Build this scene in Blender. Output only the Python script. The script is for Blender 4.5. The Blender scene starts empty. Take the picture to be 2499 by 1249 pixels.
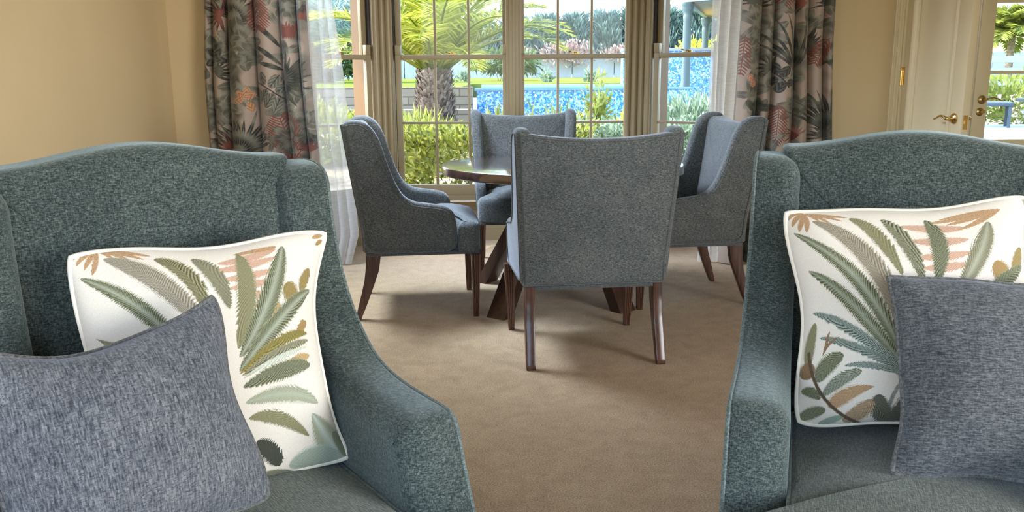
import bpy, bmesh, math, random
import numpy as np
from mathutils import Vector, Matrix
from mathutils.geometry import tessellate_polygon
random.seed(7); RNG = np.random.default_rng(7)
PI = math.pi; R = math.radians
SC = bpy.context.scene
COL = SC.collection

# ------------------------------------------------------------------ camera
CAM_H, PITCH, ROLL = 1.15, 0.2025, -0.0065
cp, sp = math.cos(PITCH), math.sin(PITCH); cr, sr = math.cos(ROLL), math.sin(ROLL)
fw = Vector((0, cp, -sp)); up = Vector((0, sp, cp)); rt = Vector((1, 0, 0))
rt2 = rt*cr + up*sr; up2 = up*cr - rt*sr
cd = bpy.data.cameras.new('camera'); cd.sensor_width = 36; cd.sensor_fit = 'HORIZONTAL'
cd.lens = 2080/2499*36; cd.clip_start = .05; cd.clip_end = 300
cam = bpy.data.objects.new('camera', cd); COL.objects.link(cam)
M = Matrix.Identity(4)
for i in range(3):
    M[i][0] = rt2[i]; M[i][1] = up2[i]; M[i][2] = -fw[i]
M[2][3] = CAM_H
cam.matrix_world = M; SC.camera = cam

# ------------------------------------------------------------------ world, sun, daylight
SC.view_settings.view_transform = 'Standard'; SC.view_settings.look = 'None'
SC.view_settings.gamma = 1; SC.view_settings.use_curve_mapping = False
SC.view_settings.exposure = 0.5
w = bpy.data.worlds.new('daylight'); SC.world = w; w.use_nodes = True
nt = w.node_tree; bg = nt.nodes['Background']
sky = nt.nodes.new('ShaderNodeTexSky'); sky.sky_type = 'NISHITA'; sky.sun_disc = False
sky.sun_elevation = R(48); sky.sun_rotation = R(-75); sky.air_density = 1.0; sky.dust_density = 2.0
nt.links.new(sky.outputs[0], bg.inputs[0]); bg.inputs[1].default_value = 1.3
sd = bpy.data.lights.new('sun', 'SUN'); sd.energy = 3.8; sd.angle = R(.6); sd.color = (1, .93, .80)
sun = bpy.data.objects.new('sun', sd); COL.objects.link(sun)
sun.rotation_euler = Vector((.80, -.12, -.95)).to_track_quat('-Z', 'Y').to_euler()   # from the left of the garden

def daylight(name, loc, target, sx, sy, power, col=(1, 1, 1), spread=180):
    """area lamp for daylight at a wall opening, and for the added ceiling fill"""
    l = bpy.data.lights.new(name, 'AREA'); l.shape = 'RECTANGLE'; l.size = sx; l.size_y = sy
    l.energy = power; l.color = col; l.spread = R(spread)
    o = bpy.data.objects.new(name, l); COL.objects.link(o); o.location = loc
    o.rotation_euler = (Vector(target)-Vector(loc)).to_track_quat('-Z', 'Y').to_euler()
    return o
daylight('rear_window_daylight', (.3, -3.28, 1.6), (.3, 5, 1.0), 3.6, 1.9, 10, (1, .93, .82))
daylight('side_window_daylight', (-2.40, -.9, 1.5), (3, -.4, 1.0), 2.0, 1.7, 5, (1, .95, .88))
daylight('right_window_daylight', (4.42, -1.2, 1.45), (-2.1, 3.0, 1.1), 2.5, 1.8, 64, (1, .95, .88), 84)
daylight('added_ceiling_fill', (-1.15, 4.75, 2.64), (.25, 4.45, .2), 1.2, 1.0, 96, (.66, .80, 1), 95)  # cool fill lamp added under the closed ceiling to brighten carpet and chairs

# ------------------------------------------------------------------ node helpers
def mat_new(name):
    m = bpy.data.materials.new(name); m.use_nodes = True
    nt = m.node_tree; b = nt.nodes['Principled BSDF']
    return m, nt, b
def N(nt, t, **kw):
    n = nt.nodes.new(t)
    for k, v in kw.items():
        if k.startswith('i_'): n.inputs[k[2:]].default_value = v
        else: setattr(n, k, v)
    return n
def L(nt, a, b): nt.links.new(a, b)
def ramp(nt, stops, interp='LINEAR'):
    r = nt.nodes.new('ShaderNodeValToRGB'); cr = r.color_ramp; cr.interpolation = interp
    while len(cr.elements) < len(stops): cr.elements.new(.5)
    for e, (p, c) in zip(cr.elements, stops):
        e.position = p; e.color = (*c, 1) if len(c) == 3 else c
    return r
def noise(nt, vec, scale, detail=2, rough=.5, dist=0):
    n = nt.nodes.new('ShaderNodeTexNoise'); n.inputs['Scale'].default_value = scale
    n.inputs['Detail'].default_value = detail; n.inputs['Roughness'].default_value = rough
    n.inputs['Distortion'].default_value = dist
    if vec is not None: L(nt, vec, n.inputs['Vector'])
    return n
def mapping(nt, src, scale=(1, 1, 1), rot=(0, 0, 0)):
    m = nt.nodes.new('ShaderNodeMapping'); m.inputs['Scale'].default_value = scale
    m.inputs['Rotation'].default_value = rot; L(nt, src, m.inputs['Vector']); return m.outputs[0]
def mixrgb(nt, fac, a, b, mode='MIX'):
    m = nt.nodes.new('ShaderNodeMix'); m.data_type = 'RGBA'; m.blend_type = mode
    for s, v in ((m.inputs[0], fac), (m.inputs[6], a), (m.inputs[7], b)):
        if hasattr(v, 'links'): L(nt, v, s)
        else: s.default_value = v if not isinstance(v, tuple) else ((*v, 1) if len(v) == 3 else v)
    return m.outputs[2]
def mathn(nt, op, a, b=0.0):
    m = nt.nodes.new('ShaderNodeMath'); m.operation = op
    for s, v in ((m.inputs[0], a), (m.inputs[1], b)):
        if hasattr(v, 'links'): L(nt, v, s)
        else: s.default_value = v
    return m.outputs[0]
def bump(nt, b, h, strength=.3, dist=.002):
    n = nt.nodes.new('ShaderNodeBump'); n.inputs['Strength'].default_value = strength
    n.inputs['Distance'].default_value = dist; L(nt, h, n.inputs['Height'])
    L(nt, n.outputs[0], b.inputs['Normal'])

def m_plain(name, col, rough=.5, metal=0, var=0.0, spec=.5):
    m, nt, b = mat_new(name)
    b.inputs['Roughness'].default_value = rough; b.inputs['Metallic'].default_value = metal
    b.inputs['Specular IOR Level'].default_value = spec
    tc = N(nt, 'ShaderNodeTexCoord'); n = noise(nt, tc.outputs['Object'], 3, 4)
    c0 = tuple(c*(1-var) for c in col); c1 = tuple(min(1, c*(1+var)) for c in col)
    r = ramp(nt, [(.3, c0), (.7, c1)]); L(nt, n.outputs[0], r.inputs[0]); L(nt, r.outputs[0], b.inputs['Base Color'])
    return m
def m_chenille(name, dark, mid, light, thread=(1, 1), flecks=.5, sheen=.35, tint=(.7, .85, .85), scale=1.0, flat=False):
    """woven chenille: threads running up (thread[0]) and across (thread[1]), with dark flecks"""
    m, nt, b = mat_new(name)
    b.inputs['Roughness'].default_value = .85; b.inputs['Specular IOR Level'].default_value = .2
    b.inputs['Sheen Weight'].default_value = sheen; b.inputs['Sheen Roughness'].default_value = .45
    b.inputs['Sheen Tint'].default_value = (*tint, 1)
    tc = N(nt, 'ShaderNodeTexCoord'); o = tc.outputs['Object']; s = scale
    nv = noise(nt, mapping(nt, o, (400*s, 60*s, 60*s) if flat else (420*s, 420*s, 105*s)), 1, 2, .6)
    nh = noise(nt, mapping(nt, o, (60*s, 400*s, 60*s) if flat else (110*s, 110*s, 420*s)), 1, 2, .6)
    tot = thread[0]+thread[1]
    a = mathn(nt, 'ADD', mathn(nt, 'MULTIPLY', nv.outputs[0], thread[0]/tot), mathn(nt, 'MULTIPLY', nh.outputs[0], thread[1]/tot))
    fl = noise(nt, mapping(nt, o, (200*s, 200*s, 260*s)), 1, 3, .7)
    a2 = mathn(nt, 'ADD', mathn(nt, 'MULTIPLY', a, 1-flecks*.5), mathn(nt, 'MULTIPLY', fl.outputs[0], flecks*.5))
    big = noise(nt, o, 5*s, 3, .6)
    a3 = mathn(nt, 'ADD', a2, mathn(nt, 'MULTIPLY', mathn(nt, 'SUBTRACT', big.outputs[0], .5), .16))
    r = ramp(nt, [(.36, dark), (.49, mid), (.64, light)]); L(nt, a3, r.inputs[0])
    dsh = noise(nt, mapping(nt, o, (150*s, 420*s, 420*s) if flat else (170*s, 170*s, 460*s)), 1, 2, .55)
    dr_ = ramp(nt, [(.565, (0, 0, 0)), (.63, (.8, .8, .8))]); L(nt, dsh.outputs[0], dr_.inputs[0])
    L(nt, mixrgb(nt, dr_.outputs[0], r.outputs[0], tuple(q*1.3 for q in dark)), b.inputs['Base Color'])
    bump(nt, b, a3, .55, .004)
    return m
def m_wood(name, dark, light, rough=.35, axis='z', scale=1):
    m, nt, b = mat_new(name); b.inputs['Roughness'].default_value = rough
    tc = N(nt, 'ShaderNodeTexCoord'); o = tc.outputs['Object']
    sc = {'z': (38, 38, 2.2), 'x': (2.2, 38, 38), 'y': (38, 2.2, 38)}[axis]
    mp = mapping(nt, o, tuple(q*scale for q in sc))
    n = noise(nt, mp, 1, 5, .6, .6)
    n2 = noise(nt, mapping(nt, o, tuple(q*scale*5 for q in sc)), 1, 2)
    a = mathn(nt, 'ADD', mathn(nt, 'MULTIPLY', n.outputs[0], .7), mathn(nt, 'MULTIPLY', n2.outputs[0], .3))
    r = ramp(nt, [(.35, dark), (.65, light)]); L(nt, a, r.inputs[0]); L(nt, r.outputs[0], b.inputs['Base Color'])
    bump(nt, b, a, .15, .002)
    return m
def m_attr(name, rough=.8, sheen=.1, weave=500, strength=.10, trans=0.0):
    """printed / embroidered cloth: colour comes from the cloth's own pattern, stored per vertex"""
    m, nt, b = mat_new(name); b.inputs['Roughness'].default_value = rough
    b.inputs['Sheen Weight'].default_value = sheen; b.inputs['Specular IOR Level'].default_value = .25
    at = N(nt, 'ShaderNodeVertexColor', layer_name='pattern')
    tc = N(nt, 'ShaderNodeTexCoord'); n = noise(nt, tc.outputs['Object'], weave, 2)
    r = ramp(nt, [(.3, (1-strength,)*3), (.7, (1+strength,)*3)]); L(nt, n.outputs[0], r.inputs[0])
    c = mixrgb(nt, 1.0, at.outputs[0], r.outputs[0], 'MULTIPLY'); L(nt, c, b.inputs['Base Color'])
    bump(nt, b, n.outputs[0], .2, .001)
    if trans:
        t = N(nt, 'ShaderNodeBsdfTranslucent'); L(nt, c, t.inputs[0])
        mx = N(nt, 'ShaderNodeMixShader'); mx.inputs[0].default_value = trans
        L(nt, b.outputs[0], mx.inputs[1]); L(nt, t.outputs[0], mx.inputs[2])
        L(nt, mx.outputs[0], nt.nodes['Material Output'].inputs[0])
    return m
def m_leaf(name, cols, trans=.35, rough=.55):
    m, nt, b = mat_new(name); b.inputs['Roughness'].default_value = rough
    g = N(nt, 'ShaderNodeNewGeometry')
    r = ramp(nt, [(i/(len(cols)-1), c) for i, c in enumerate(cols)]); L(nt, g.outputs['Random Per Island'], r.inputs[0])
    L(nt, r.outputs[0], b.inputs['Base Color'])
    t = N(nt, 'ShaderNodeBsdfTranslucent'); L(nt, r.outputs[0], t.inputs[0])
    mx = N(nt, 'ShaderNodeMixShader'); mx.inputs[0].default_value = trans
    L(nt, b.outputs[0], mx.inputs[1]); L(nt, t.outputs[0], mx.inputs[2])
    L(nt, mx.outputs[0], nt.nodes['Material Output'].inputs[0])
    return m
def m_glass(name, refl=.014):
    m, nt, b = mat_new(name); nt.nodes.remove(b)
    tr = N(nt, 'ShaderNodeBsdfTransparent'); gl = N(nt, 'ShaderNodeBsdfGlossy'); gl.inputs['Roughness'].default_value = .02
    tr.inputs[0].default_value = (.97, .99, .98, 1)
    n = noise(nt, N(nt, 'ShaderNodeTexCoord').outputs['Object'], 2, 2)
    rr = ramp(nt, [(.2, (refl*.8,)*3), (.8, (refl*1.2,)*3)]); L(nt, n.outputs[0], rr.inputs[0])
    mx = N(nt, 'ShaderNodeMixShader'); L(nt, rr.outputs[0], mx.inputs[0])
    L(nt, tr.outputs[0], mx.inputs[1]); L(nt, gl.outputs[0], mx.inputs[2])
    L(nt, mx.outputs[0], nt.nodes['Material Output'].inputs[0])
    return m
def m_sheer(name):
    m, nt, b = mat_new(name); nt.nodes.remove(b)
    tr = N(nt, 'ShaderNodeBsdfTransparent'); di = N(nt, 'ShaderNodeBsdfDiffuse'); tl = N(nt, 'ShaderNodeBsdfTranslucent')
    di.inputs[0].default_value = (.86, .83, .785, 1); tl.inputs[0].default_value = (.86, .83, .785, 1)
    tc = N(nt, 'ShaderNodeTexCoord')
    n = noise(nt, mapping(nt, tc.outputs['Object'], (25, 25, 160)), 1, 2)
    lw = N(nt, 'ShaderNodeLayerWeight'); lw.inputs[0].default_value = .5
    a = mathn(nt, 'ADD', mathn(nt, 'MULTIPLY', lw.outputs['Facing'], .40), mathn(nt, 'MULTIPLY', n.outputs[0], .22))
    a = mathn(nt, 'ADD', a, .42)
    m1 = N(nt, 'ShaderNodeMixShader'); m1.inputs[0].default_value = .55
    L(nt, di.outputs[0], m1.inputs[1]); L(nt, tl.outputs[0], m1.inputs[2])
    m2 = N(nt, 'ShaderNodeMixShader'); L(nt, a, m2.inputs[0]); L(nt, tr.outputs[0], m2.inputs[1]); L(nt, m1.outputs[0], m2.inputs[2])
    L(nt, m2.outputs[0], nt.nodes['Material Output'].inputs[0])
    return m

def m_carpet():
    m, nt, b = mat_new('carpet_pile'); b.inputs['Roughness'].default_value = .95
    b.inputs['Specular IOR Level'].default_value = .15; b.inputs['Sheen Weight'].default_value = .35
    b.inputs['Sheen Roughness'].default_value = .4; b.inputs['Sheen Tint'].default_value = (.9, .92, 1, 1)
    tc = N(nt, 'ShaderNodeTexCoord'); o = tc.outputs['Object']
    f = noise(nt, o, 230, 3, .75); g = noise(nt, o, 14, 4, .65, .5); h = noise(nt, o, 1.3, 3)
    a = mathn(nt, 'ADD', mathn(nt, 'MULTIPLY', f.outputs[0], .76), mathn(nt, 'MULTIPLY', g.outputs[0], .15))
    a = mathn(nt, 'ADD', a, mathn(nt, 'MULTIPLY', h.outputs[0], .09))
    r = ramp(nt, [(.37, (.19, .113, .050)), (.5, (.43, .29, .147)), (.62, (.67, .51, .31))]); L(nt, a, r.inputs[0])
    L(nt, r.outputs[0], b.inputs['Base Color']); bump(nt, b, a, .9, .012)
    return m
def m_blocks(name, c1, c2, mortar, scale, bw=.5, rh=.25, msz=.02):
    m, nt, b = mat_new(name); b.inputs['Roughness'].default_value = .8
    tc = N(nt, 'ShaderNodeTexCoord')
    br = N(nt, 'ShaderNodeTexBrick'); br.inputs['Scale'].default_value = scale
    br.inputs['Color1'].default_value = (*c1, 1); br.inputs['Color2'].default_value = (*c2, 1); br.inputs['Mortar'].default_value = (*mortar, 1)
    br.inputs['Brick Width'].default_value = bw; br.inputs['Row Height'].default_value = rh; br.inputs['Mortar Size'].default_value = msz
    L(nt, mapping(nt, tc.outputs['Object'], (1, 1, 1), (PI/2, 0, 0)), br.inputs['Vector'])
    L(nt, br.outputs[0], b.inputs['Base Color'])
    return m
def m_mosaic(name):
    m, nt, b = mat_new(name); b.inputs['Roughness'].default_value = .25
    tc = N(nt, 'ShaderNodeTexCoord'); v = N(nt, 'ShaderNodeTexVoronoi'); v.inputs['Scale'].default_value = 36
    L(nt, tc.outputs['Object'], v.inputs['Vector'])
    sx = N(nt, 'ShaderNodeSeparateColor'); L(nt, v.outputs['Color'], sx.inputs[0])
    r = ramp(nt, [(0, (.03, .16, .55)), (.35, (.06, .28, .72)), (.6, (.18, .45, .85)), (.85, (.45, .68, .92)), (1, (.75, .88, .96))])
    L(nt, sx.outputs[0], r.inputs[0]); L(nt, r.outputs[0], b.inputs['Base Color'])
    return m
def m_ground(name, cols, scale=12):
    m, nt, b = mat_new(name); b.inputs['Roughness'].default_value = .95; b.inputs['Specular IOR Level'].default_value = 0
    tc = N(nt, 'ShaderNodeTexCoord'); n = noise(nt, tc.outputs['Object'], scale, 5, .7)
    r = ramp(nt, [(.3+.4*i/(len(cols)-1), c) for i, c in enumerate(cols)]); L(nt, n.outputs[0], r.inputs[0])
    L(nt, r.outputs[0], b.inputs['Base Color']); return m

MT = {}
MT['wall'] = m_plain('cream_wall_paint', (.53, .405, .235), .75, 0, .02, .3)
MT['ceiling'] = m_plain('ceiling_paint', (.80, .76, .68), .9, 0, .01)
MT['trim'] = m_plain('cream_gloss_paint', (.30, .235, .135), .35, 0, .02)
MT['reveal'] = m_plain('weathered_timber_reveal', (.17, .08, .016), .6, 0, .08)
MT['door'] = m_plain('door_paint', (.70, .595, .39), .35, 0, .02)
MT['carpet'] = m_carpet()
MT['slot_shade'] = m_plain('sash_slot_shade', (.03, .025, .03), .6)  # near-black: shade inside the sash slot put into the colour
MT['brass'] = m_plain('polished_brass', (.72, .52, .22), .22, 1, .08)
MT['brass_dark'] = m_plain('aged_brass', (.42, .30, .12), .3, 1, .1)
MT['glass'] = m_glass('window_glass')
MT['arm'] = m_chenille('teal_chenille', (.005, .010, .010), (.036, .050, .047), (.112, .134, .121), (1, 1.1), .42, .42, (.75, .9, .9))
MT['seat'] = m_chenille('olive_teal_seat_chenille', (.010, .014, .012), (.064, .072, .056), (.145, .155, .125), (1.5, .7), .42, .35, (.8, .9, .86), 1.0, True)
MT['arm_pipe'] = m_chenille('teal_piping', (.03, .045, .045), (.085, .11, .105), (.19, .21, .195), (1, 1), .7, .3)
MT['dine'] = m_chenille('grey_chenille', (.022, .027, .028), (.083, .091, .091), (.178, .178, .166), (1, 1.9), .45, .35, (.85, .9, 1), .9)
MT['dine_pipe'] = m_chenille('dark_grey_piping', (.03, .035, .035), (.075, .08, .08), (.14, .14, .14), (1, 1), .7, .2)
MT['greyV'] = m_chenille('grey_cushion_cloth', (.022, .026, .034), (.084, .092, .106), (.178, .185, .195), (2.2, .6), .6, .25, (.8, .85, 1), 1.0, True)
MT['greyH'] = m_chenille('grey_cushion_cloth_turned', (.018, .022, .026), (.068, .075, .082), (.150, .158, .160), (.7, 2.0), .6, .25, (.8, .85, 1), 1.0, True)
MT['grey_pipe'] = m_chenille('grey_cushion_piping', (.03, .03, .033), (.09, .09, .09), (.17, .17, .165), (1, 1), .7, .2)
MT['white_pipe'] = m_plain('ivory_piping', (.62, .58, .50), .8, 0, .12)
MT['leg'] = m_wood('dark_stained_wood', (.022, .009, .006), (.105, .045, .026), .28)
MT['table'] = m_wood('dark_oak_top', (.016, .008, .006), (.062, .030, .020), .16, 'y', .8)
_b = MT['table'].node_tree.nodes['Principled BSDF']; _b.inputs['Coat Weight'].default_value = 1; _b.inputs['Coat Roughness'].default_value = .08; _b.inputs['Coat IOR'].default_value = 1.8
MT['tablebase'] = m_wood('dark_oak_base', (.012, .006, .005), (.055, .023, .014), .3)
MT['embroidery'] = m_attr('embroidered_ivory_cotton', .75, .15, 700, .10)
MT['print'] = m_attr('tropical_leaf_curtain_print', .6, .1, 900, .07, .06)
MT['sheer'] = m_sheer('white_sheer_voile')

# ------------------------------------------------------------------ mesh helpers
class MB:
    def __init__(s): s.v = []; s.f = []
    def add(s, v, f):
        o = len(s.v); s.v += [tuple(map(float, p)) for p in v]; s.f += [tuple(i+o for i in q) for q in f]; return s
    def box(s, x0, x1, y0, y1, z0, z1):
        v = [(x, y, z) for x in (x0, x1) for y in (y0, y1) for z in (z0, z1)]
        return s.add(v, [(0, 1, 3, 2), (4, 6, 7, 5), (0, 4, 5, 1), (2, 3, 7, 6), (0, 2, 6, 4), (1, 5, 7, 3)])
    def hexa(s, bot, top):
        return s.add(list(bot)+list(top), [(3, 2, 1, 0), (4, 5, 6, 7), (0, 1, 5, 4), (1, 2, 6, 5), (2, 3, 7, 6), (3, 0, 4, 7)])
    def build(s, name, mat, parent=None, bevel=0, smooth=True, sharp=40, seg=2):
        me = bpy.data.meshes.new(name); me.from_pydata(s.v, [], s.f); me.validate()
        bm = bmesh.new(); bm.from_mesh(me); bmesh.ops.recalc_face_normals(bm, faces=bm.faces)
        if bevel:
            ed = [e for e in bm.edges if len(e.link_faces) == 2 and e.calc_face_angle(0) > R(30)]
            bmesh.ops.bevel(bm, geom=ed, offset=bevel, segments=seg, affect='EDGES', profile=.6, clamp_overlap=True)
        bm.to_mesh(me); bm.free()
        return link(name, me, mat, parent, smooth, sharp)
def link(name, me, mat, parent=None, smooth=True, sharp=40):
    me.materials.append(mat)
    if smooth:
        me.polygons.foreach_set('use_smooth', [True]*len(me.polygons))
        if sharp: me.set_sharp_from_angle(angle=R(sharp))
    o = bpy.data.objects.new(name, me); COL.objects.link(o)
    if parent: o.parent = parent
    return o
def empty(name, loc=(0, 0, 0), rz=0):
    o = bpy.data.objects.new(name, None); COL.objects.link(o); o.location = loc; o.rotation_euler = (0, 0, rz)
    o.empty_display_size = .1; return o
def tag(o, label, cat, group=None):
    o['label'] = label; o['category'] = cat
    if group: o['group'] = group
    return o
def struct(o, label=None, cat=None):
    o['kind'] = 'structure'
    if label: o['label'] = label
    if cat: o['category'] = cat
    return o
def stuff(o, label, cat):
    o['kind'] = 'stuff'; return tag(o, label, cat)
def copy_tree(o, parent=None):
    c = o.copy(); COL.objects.link(c)
    if parent: c.parent = parent; 
    for ch in [q for q in bpy.data.objects if q.parent == o]: copy_tree(ch, c)
    return c
def tube(path, r, n=8, closed=False):
    P = np.array(path, float); k = len(P)
    rr = np.full(k, r) if np.isscalar(r) else np.array(r, float)
    if closed: T = np.roll(P, -1, 0)-np.roll(P, 1, 0)
    else: T = np.gradient(P, axis=0)
    T /= np.linalg.norm(T, axis=1)[:, None]+1e-12
    a = np.array([0, 0, 1.]) if abs(T[0][2]) < .9 else np.array([1., 0, 0])
    nrm = np.cross(T[0], a); nrm /= np.linalg.norm(nrm)
    V = []; F = []
    for i in range(k):
        nrm = nrm-T[i]*(nrm@T[i]); nrm /= np.linalg.norm(nrm)+1e-12; b = np.cross(T[i], nrm)
        for j in range(n):
            t = 2*PI*j/n; V.append(P[i]+rr[i]*(math.cos(t)*nrm+math.sin(t)*b))
    for i in range(k if closed else k-1):
        i2 = (i+1) % k
        for j in range(n): F.append((i*n+j, i*n+(j+1) % n, i2*n+(j+1) % n, i2*n+j))
    if not closed: F += [tuple(range(n-1, -1, -1)), tuple((k-1)*n+j for j in range(n))]
    return V, F
def lathe(prof, n=24, axis='z', at=(0, 0, 0)):
    V = []; F = []
    for r, h in prof:
        for j in range(n):
            t = 2*PI*j/n; p = (r*math.cos(t), r*math.sin(t), h)
            if axis == 'y': p = (p[0], p[2], p[1])
            if axis == 'x': p = (p[2], p[0], p[1])
            V.append((p[0]+at[0], p[1]+at[1], p[2]+at[2]))
    for i in range(len(prof)-1):
        for j in range(n): F.append((i*n+j, i*n+(j+1) % n, (i+1)*n+(j+1) % n, (i+1)*n+j))
    F += [tuple(range(n)), tuple((len(prof)-1)*n+j for j in range(n))]
    return V, F
def chaikin(p, it=2, closed=True):
    p = np.array(p, float)
    for _ in range(it):
        if closed:
            q = np.roll(p, -1, 0); p = np.stack([.75*p+.25*q, .25*p+.75*q], 1).reshape(-1, p.shape[1])
        else:
            q = p[1:]; a = p[:-1]; m = np.stack([.75*a+.25*q, .25*a+.75*q], 1).reshape(-1, p.shape[1])
            p = np.vstack([p[:1], m, p[-1:]])
    return p
def resample(p, step, closed=True):
    p = np.array(p, float)
    if closed: p = np.vstack([p, p[:1]])
    d = np.r_[0, np.cumsum(np.linalg.norm(np.diff(p, axis=0), axis=1))]
    n = max(4, int(round(d[-1]/step))); t = np.linspace(0, d[-1], n+1)
    q = np.stack([np.interp(t, d, p[:, i]) for i in range(p.shape[1])], 1)
    return q[:-1] if closed else q
def inset(p, d):
    """offset a closed CCW outline inwards by d"""
    e = np.roll(p, -1, 0)-np.roll(p, 1, 0); e /= np.linalg.norm(e, axis=1)[:, None]+1e-12
    return p+d*np.stack([-e[:, 1], e[:, 0]], 1)
def slab(outline, r0, r1, t0=0., t1=1., crown0=0., crown1=0., n=5):
    """padded plate: outline (a,b) extruded along t, edge radii r0 / r1 (metres), optional domed faces. Returns (a,b,t) rings."""
    p = np.array(outline, float)
    area = .5*np.sum(p[:, 0]*np.roll(p[:, 1], -1)-p[:, 1]*np.roll(p[:, 0], -1))
    if area < 0: p = p[::-1]
    rings = []
    if crown0:
        c = inset(p, r0).mean(0)
        for s in (.12, .35, .6, .85): rings.append((c+(inset(p, r0)-c)*s, t0-crown0*(1-s*s)))
    for k in range(n+1):
        a = k/n*PI/2; rings.append((inset(p, r0*(1-math.sin(a))), t0+r0*(1-math.cos(a))))
    for k in range(n+1):
        a = (1-k/n)*PI/2; rings.append((inset(p, r1*(1-math.sin(a))), t1-r1*(1-math.cos(a))))
    if crown1:
        c = inset(p, r1).mean(0)
        for s in (.85, .6, .35, .12): rings.append((c+(inset(p, r1)-c)*s, t1+crown1*(1-s*s)))
    m = len(p); V = []; F = []
    for q, t in rings: V += [(x, y, t) for x, y in q]
    for i in range(len(rings)-1):
        for j in range(m): F.append((i*m+j, i*m+(j+1) % m, (i+1)*m+(j+1) % m, (i+1)*m+j))
    for base, q in ((0, rings[0][0]), ((len(rings)-1)*m, rings[-1][0])):
        for t in tessellate_polygon([[Vector((x, y, 0)) for x, y in q]]):
            F.append(tuple(base+i for i in t))
    return np.array(V), F, p
def lerp(a, b, t): return a+(b-a)*t
def strip_profile(poly, z0, z1):
    """extrude an open plan profile (x,y) upright, closed at the back by nothing"""
    P = list(poly); n = len(P); V = [(x, y, z0) for x, y in P]+[(x, y, z1) for x, y in P]
    return V, [(i, i+1, n+i+1, n+i) for i in range(n-1)]
def grid_faces(nu, nv):
    i = np.arange(nu-1)[:, None]*nv+np.arange(nv-1)[None, :]
    return np.stack([i, i+1, i+nv+1, i+nv], -1).reshape(-1, 4)
def fast_mesh(name, V, F, mat, parent=None, smooth=False, cols=None):
    V = np.asarray(V, np.float32).reshape(-1, 3); F = np.asarray(F, np.int32); k = F.shape[1]
    me = bpy.data.meshes.new(name); me.vertices.add(len(V)); me.vertices.foreach_set('co', V.ravel())
    me.loops.add(F.size); me.loops.foreach_set('vertex_index', F.ravel())
    me.polygons.add(len(F)); me.polygons.foreach_set('loop_start', np.arange(0, F.size, k, dtype=np.int32))
    me.update(calc_edges=True)
    if cols is not None:
        at = me.color_attributes.new('pattern', 'FLOAT_COLOR', 'POINT')
        at.data.foreach_set('color', np.c_[cols, np.ones(len(cols))].astype(np.float32).ravel())
    return link(name, me, mat, parent, smooth, 0)

# ================================================================== THE ROOM
XL, XR, YB, YF, ZC = -2.11, 4.5, -3.2, 5.42, 2.70
o = MB().box(XL-.1, XR+.1, YB-.1, 6.35, -.12, 0).build('floor', MT['carpet'], smooth=False); struct(o, 'beige wool carpet covering the whole room and bay', 'carpet')
o = MB().box(XL-.15, XR+.15, YB-.15, YF+.15, ZC, ZC+.1).build('ceiling', MT['ceiling'], smooth=False); struct(o)
b = MB()                                             # made-up frame round the added ceiling fill lamp (above the picture)
for x0, x1, y0, y1 in ((-1.87, -1.80, 4.08, 5.40), (-.50, -.43, 4.08, 5.40), (-1.80, -.50, 4.08, 4.15), (-1.80, -.50, 5.33, 5.40)): b.box(x0, x1, y0, y1, 2.64, 2.70)
struct(b.build('fill_lamp_frame', MT['trim'], bevel=.006), 'added frame round the fill lamp left of the dining table', 'window')
b = MB()                                             # left wall with one window opening behind the camera
b.box(XL-.12, XL, .2, YF+.14, 0, ZC).box(XL-.12, XL, YB, -2.0, 0, ZC).box(XL-.12, XL, -2.0, .2, 0, .55).box(XL-.12, XL, -2.0, .2, 2.35, ZC)
struct(b.build('wall_left', MT['wall'], smooth=False), 'cream painted wall at the left of the room', 'wall')
b = MB(); b.box(XR, XR+.12, YB, -2.6, 0, ZC).box(XR, XR+.12, .2, YF+.14, 0, ZC).box(XR, XR+.12, -2.6, .2, 0, .45).box(XR, XR+.12, -2.6, .2, 2.45, ZC); struct(b.build('wall_right', MT['wall'], smooth=False))
b = MB()
b.box(XL-.12, -1.6, YB-.12, YB, 0, ZC).box(2.2, XR+.12, YB-.12, YB, 0, ZC).box(-1.6, 2.2, YB-.12, YB, 0, .55).box(-1.6, 2.2, YB-.12, YB, 2.55, ZC)
struct(b.build('wall_rear', MT['wall'], smooth=False))
BL, BR = -1.68, 1.945                                # bay opening
b = MB()
b.box(XL, BL, YF, YF+.14, 0, ZC).box(BL, BR, YF, YF+.14, 2.50, ZC).box(BR, 2.40, YF, YF+.14, 0, ZC)
b.box(2.40, 3.95, YF, YF+.14, 2.16, ZC).box(3.95, XR, YF, YF+.14, 0, ZC)
struct(b.build('wall_front', MT['wall'], smooth=False), 'cream wall between the bay window and the panelled door', 'wall')

# ---- the bay: three straight faces
AL, AR = R(46), R(38); CLX, CRX, YC = -.93, .95, 6.20
dL = Vector((math.cos(AL), math.sin(AL))); dR = Vector((math.cos(AR), -math.sin(AR)))
def bay_wall(name, org, rz, W, holes):
    """wall face in local x 0..W, thickness outward .12, with window holes (x0,x1,z0,z1)"""
    b = MB(); x = 0
    for x0, x1, z0, z1 in holes:
        b.box(x, x0, 0, .13, 0, 2.55).box(x0, x1, 0, .13, 0, z0).box(x0, x1, 0, .13, z1, 2.55); x = x1
    b.box(x, W, 0, .13, 0, 2.55)
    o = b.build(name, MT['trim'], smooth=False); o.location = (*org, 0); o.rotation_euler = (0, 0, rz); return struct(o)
ZB, ZM, ZT = .335, 1.318, 2.27
LLEN = (YC-YF)/math.sin(AL); RLEN = (YC-YF)/math.sin(AR)
LORG = (CLX-dL.x*LLEN, YC-dL.y*LLEN)
bay_wall('wall_bay_left', LORG, AL, LLEN, [(LLEN-.595, LLEN-.055, .30, 2.30)])
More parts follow.
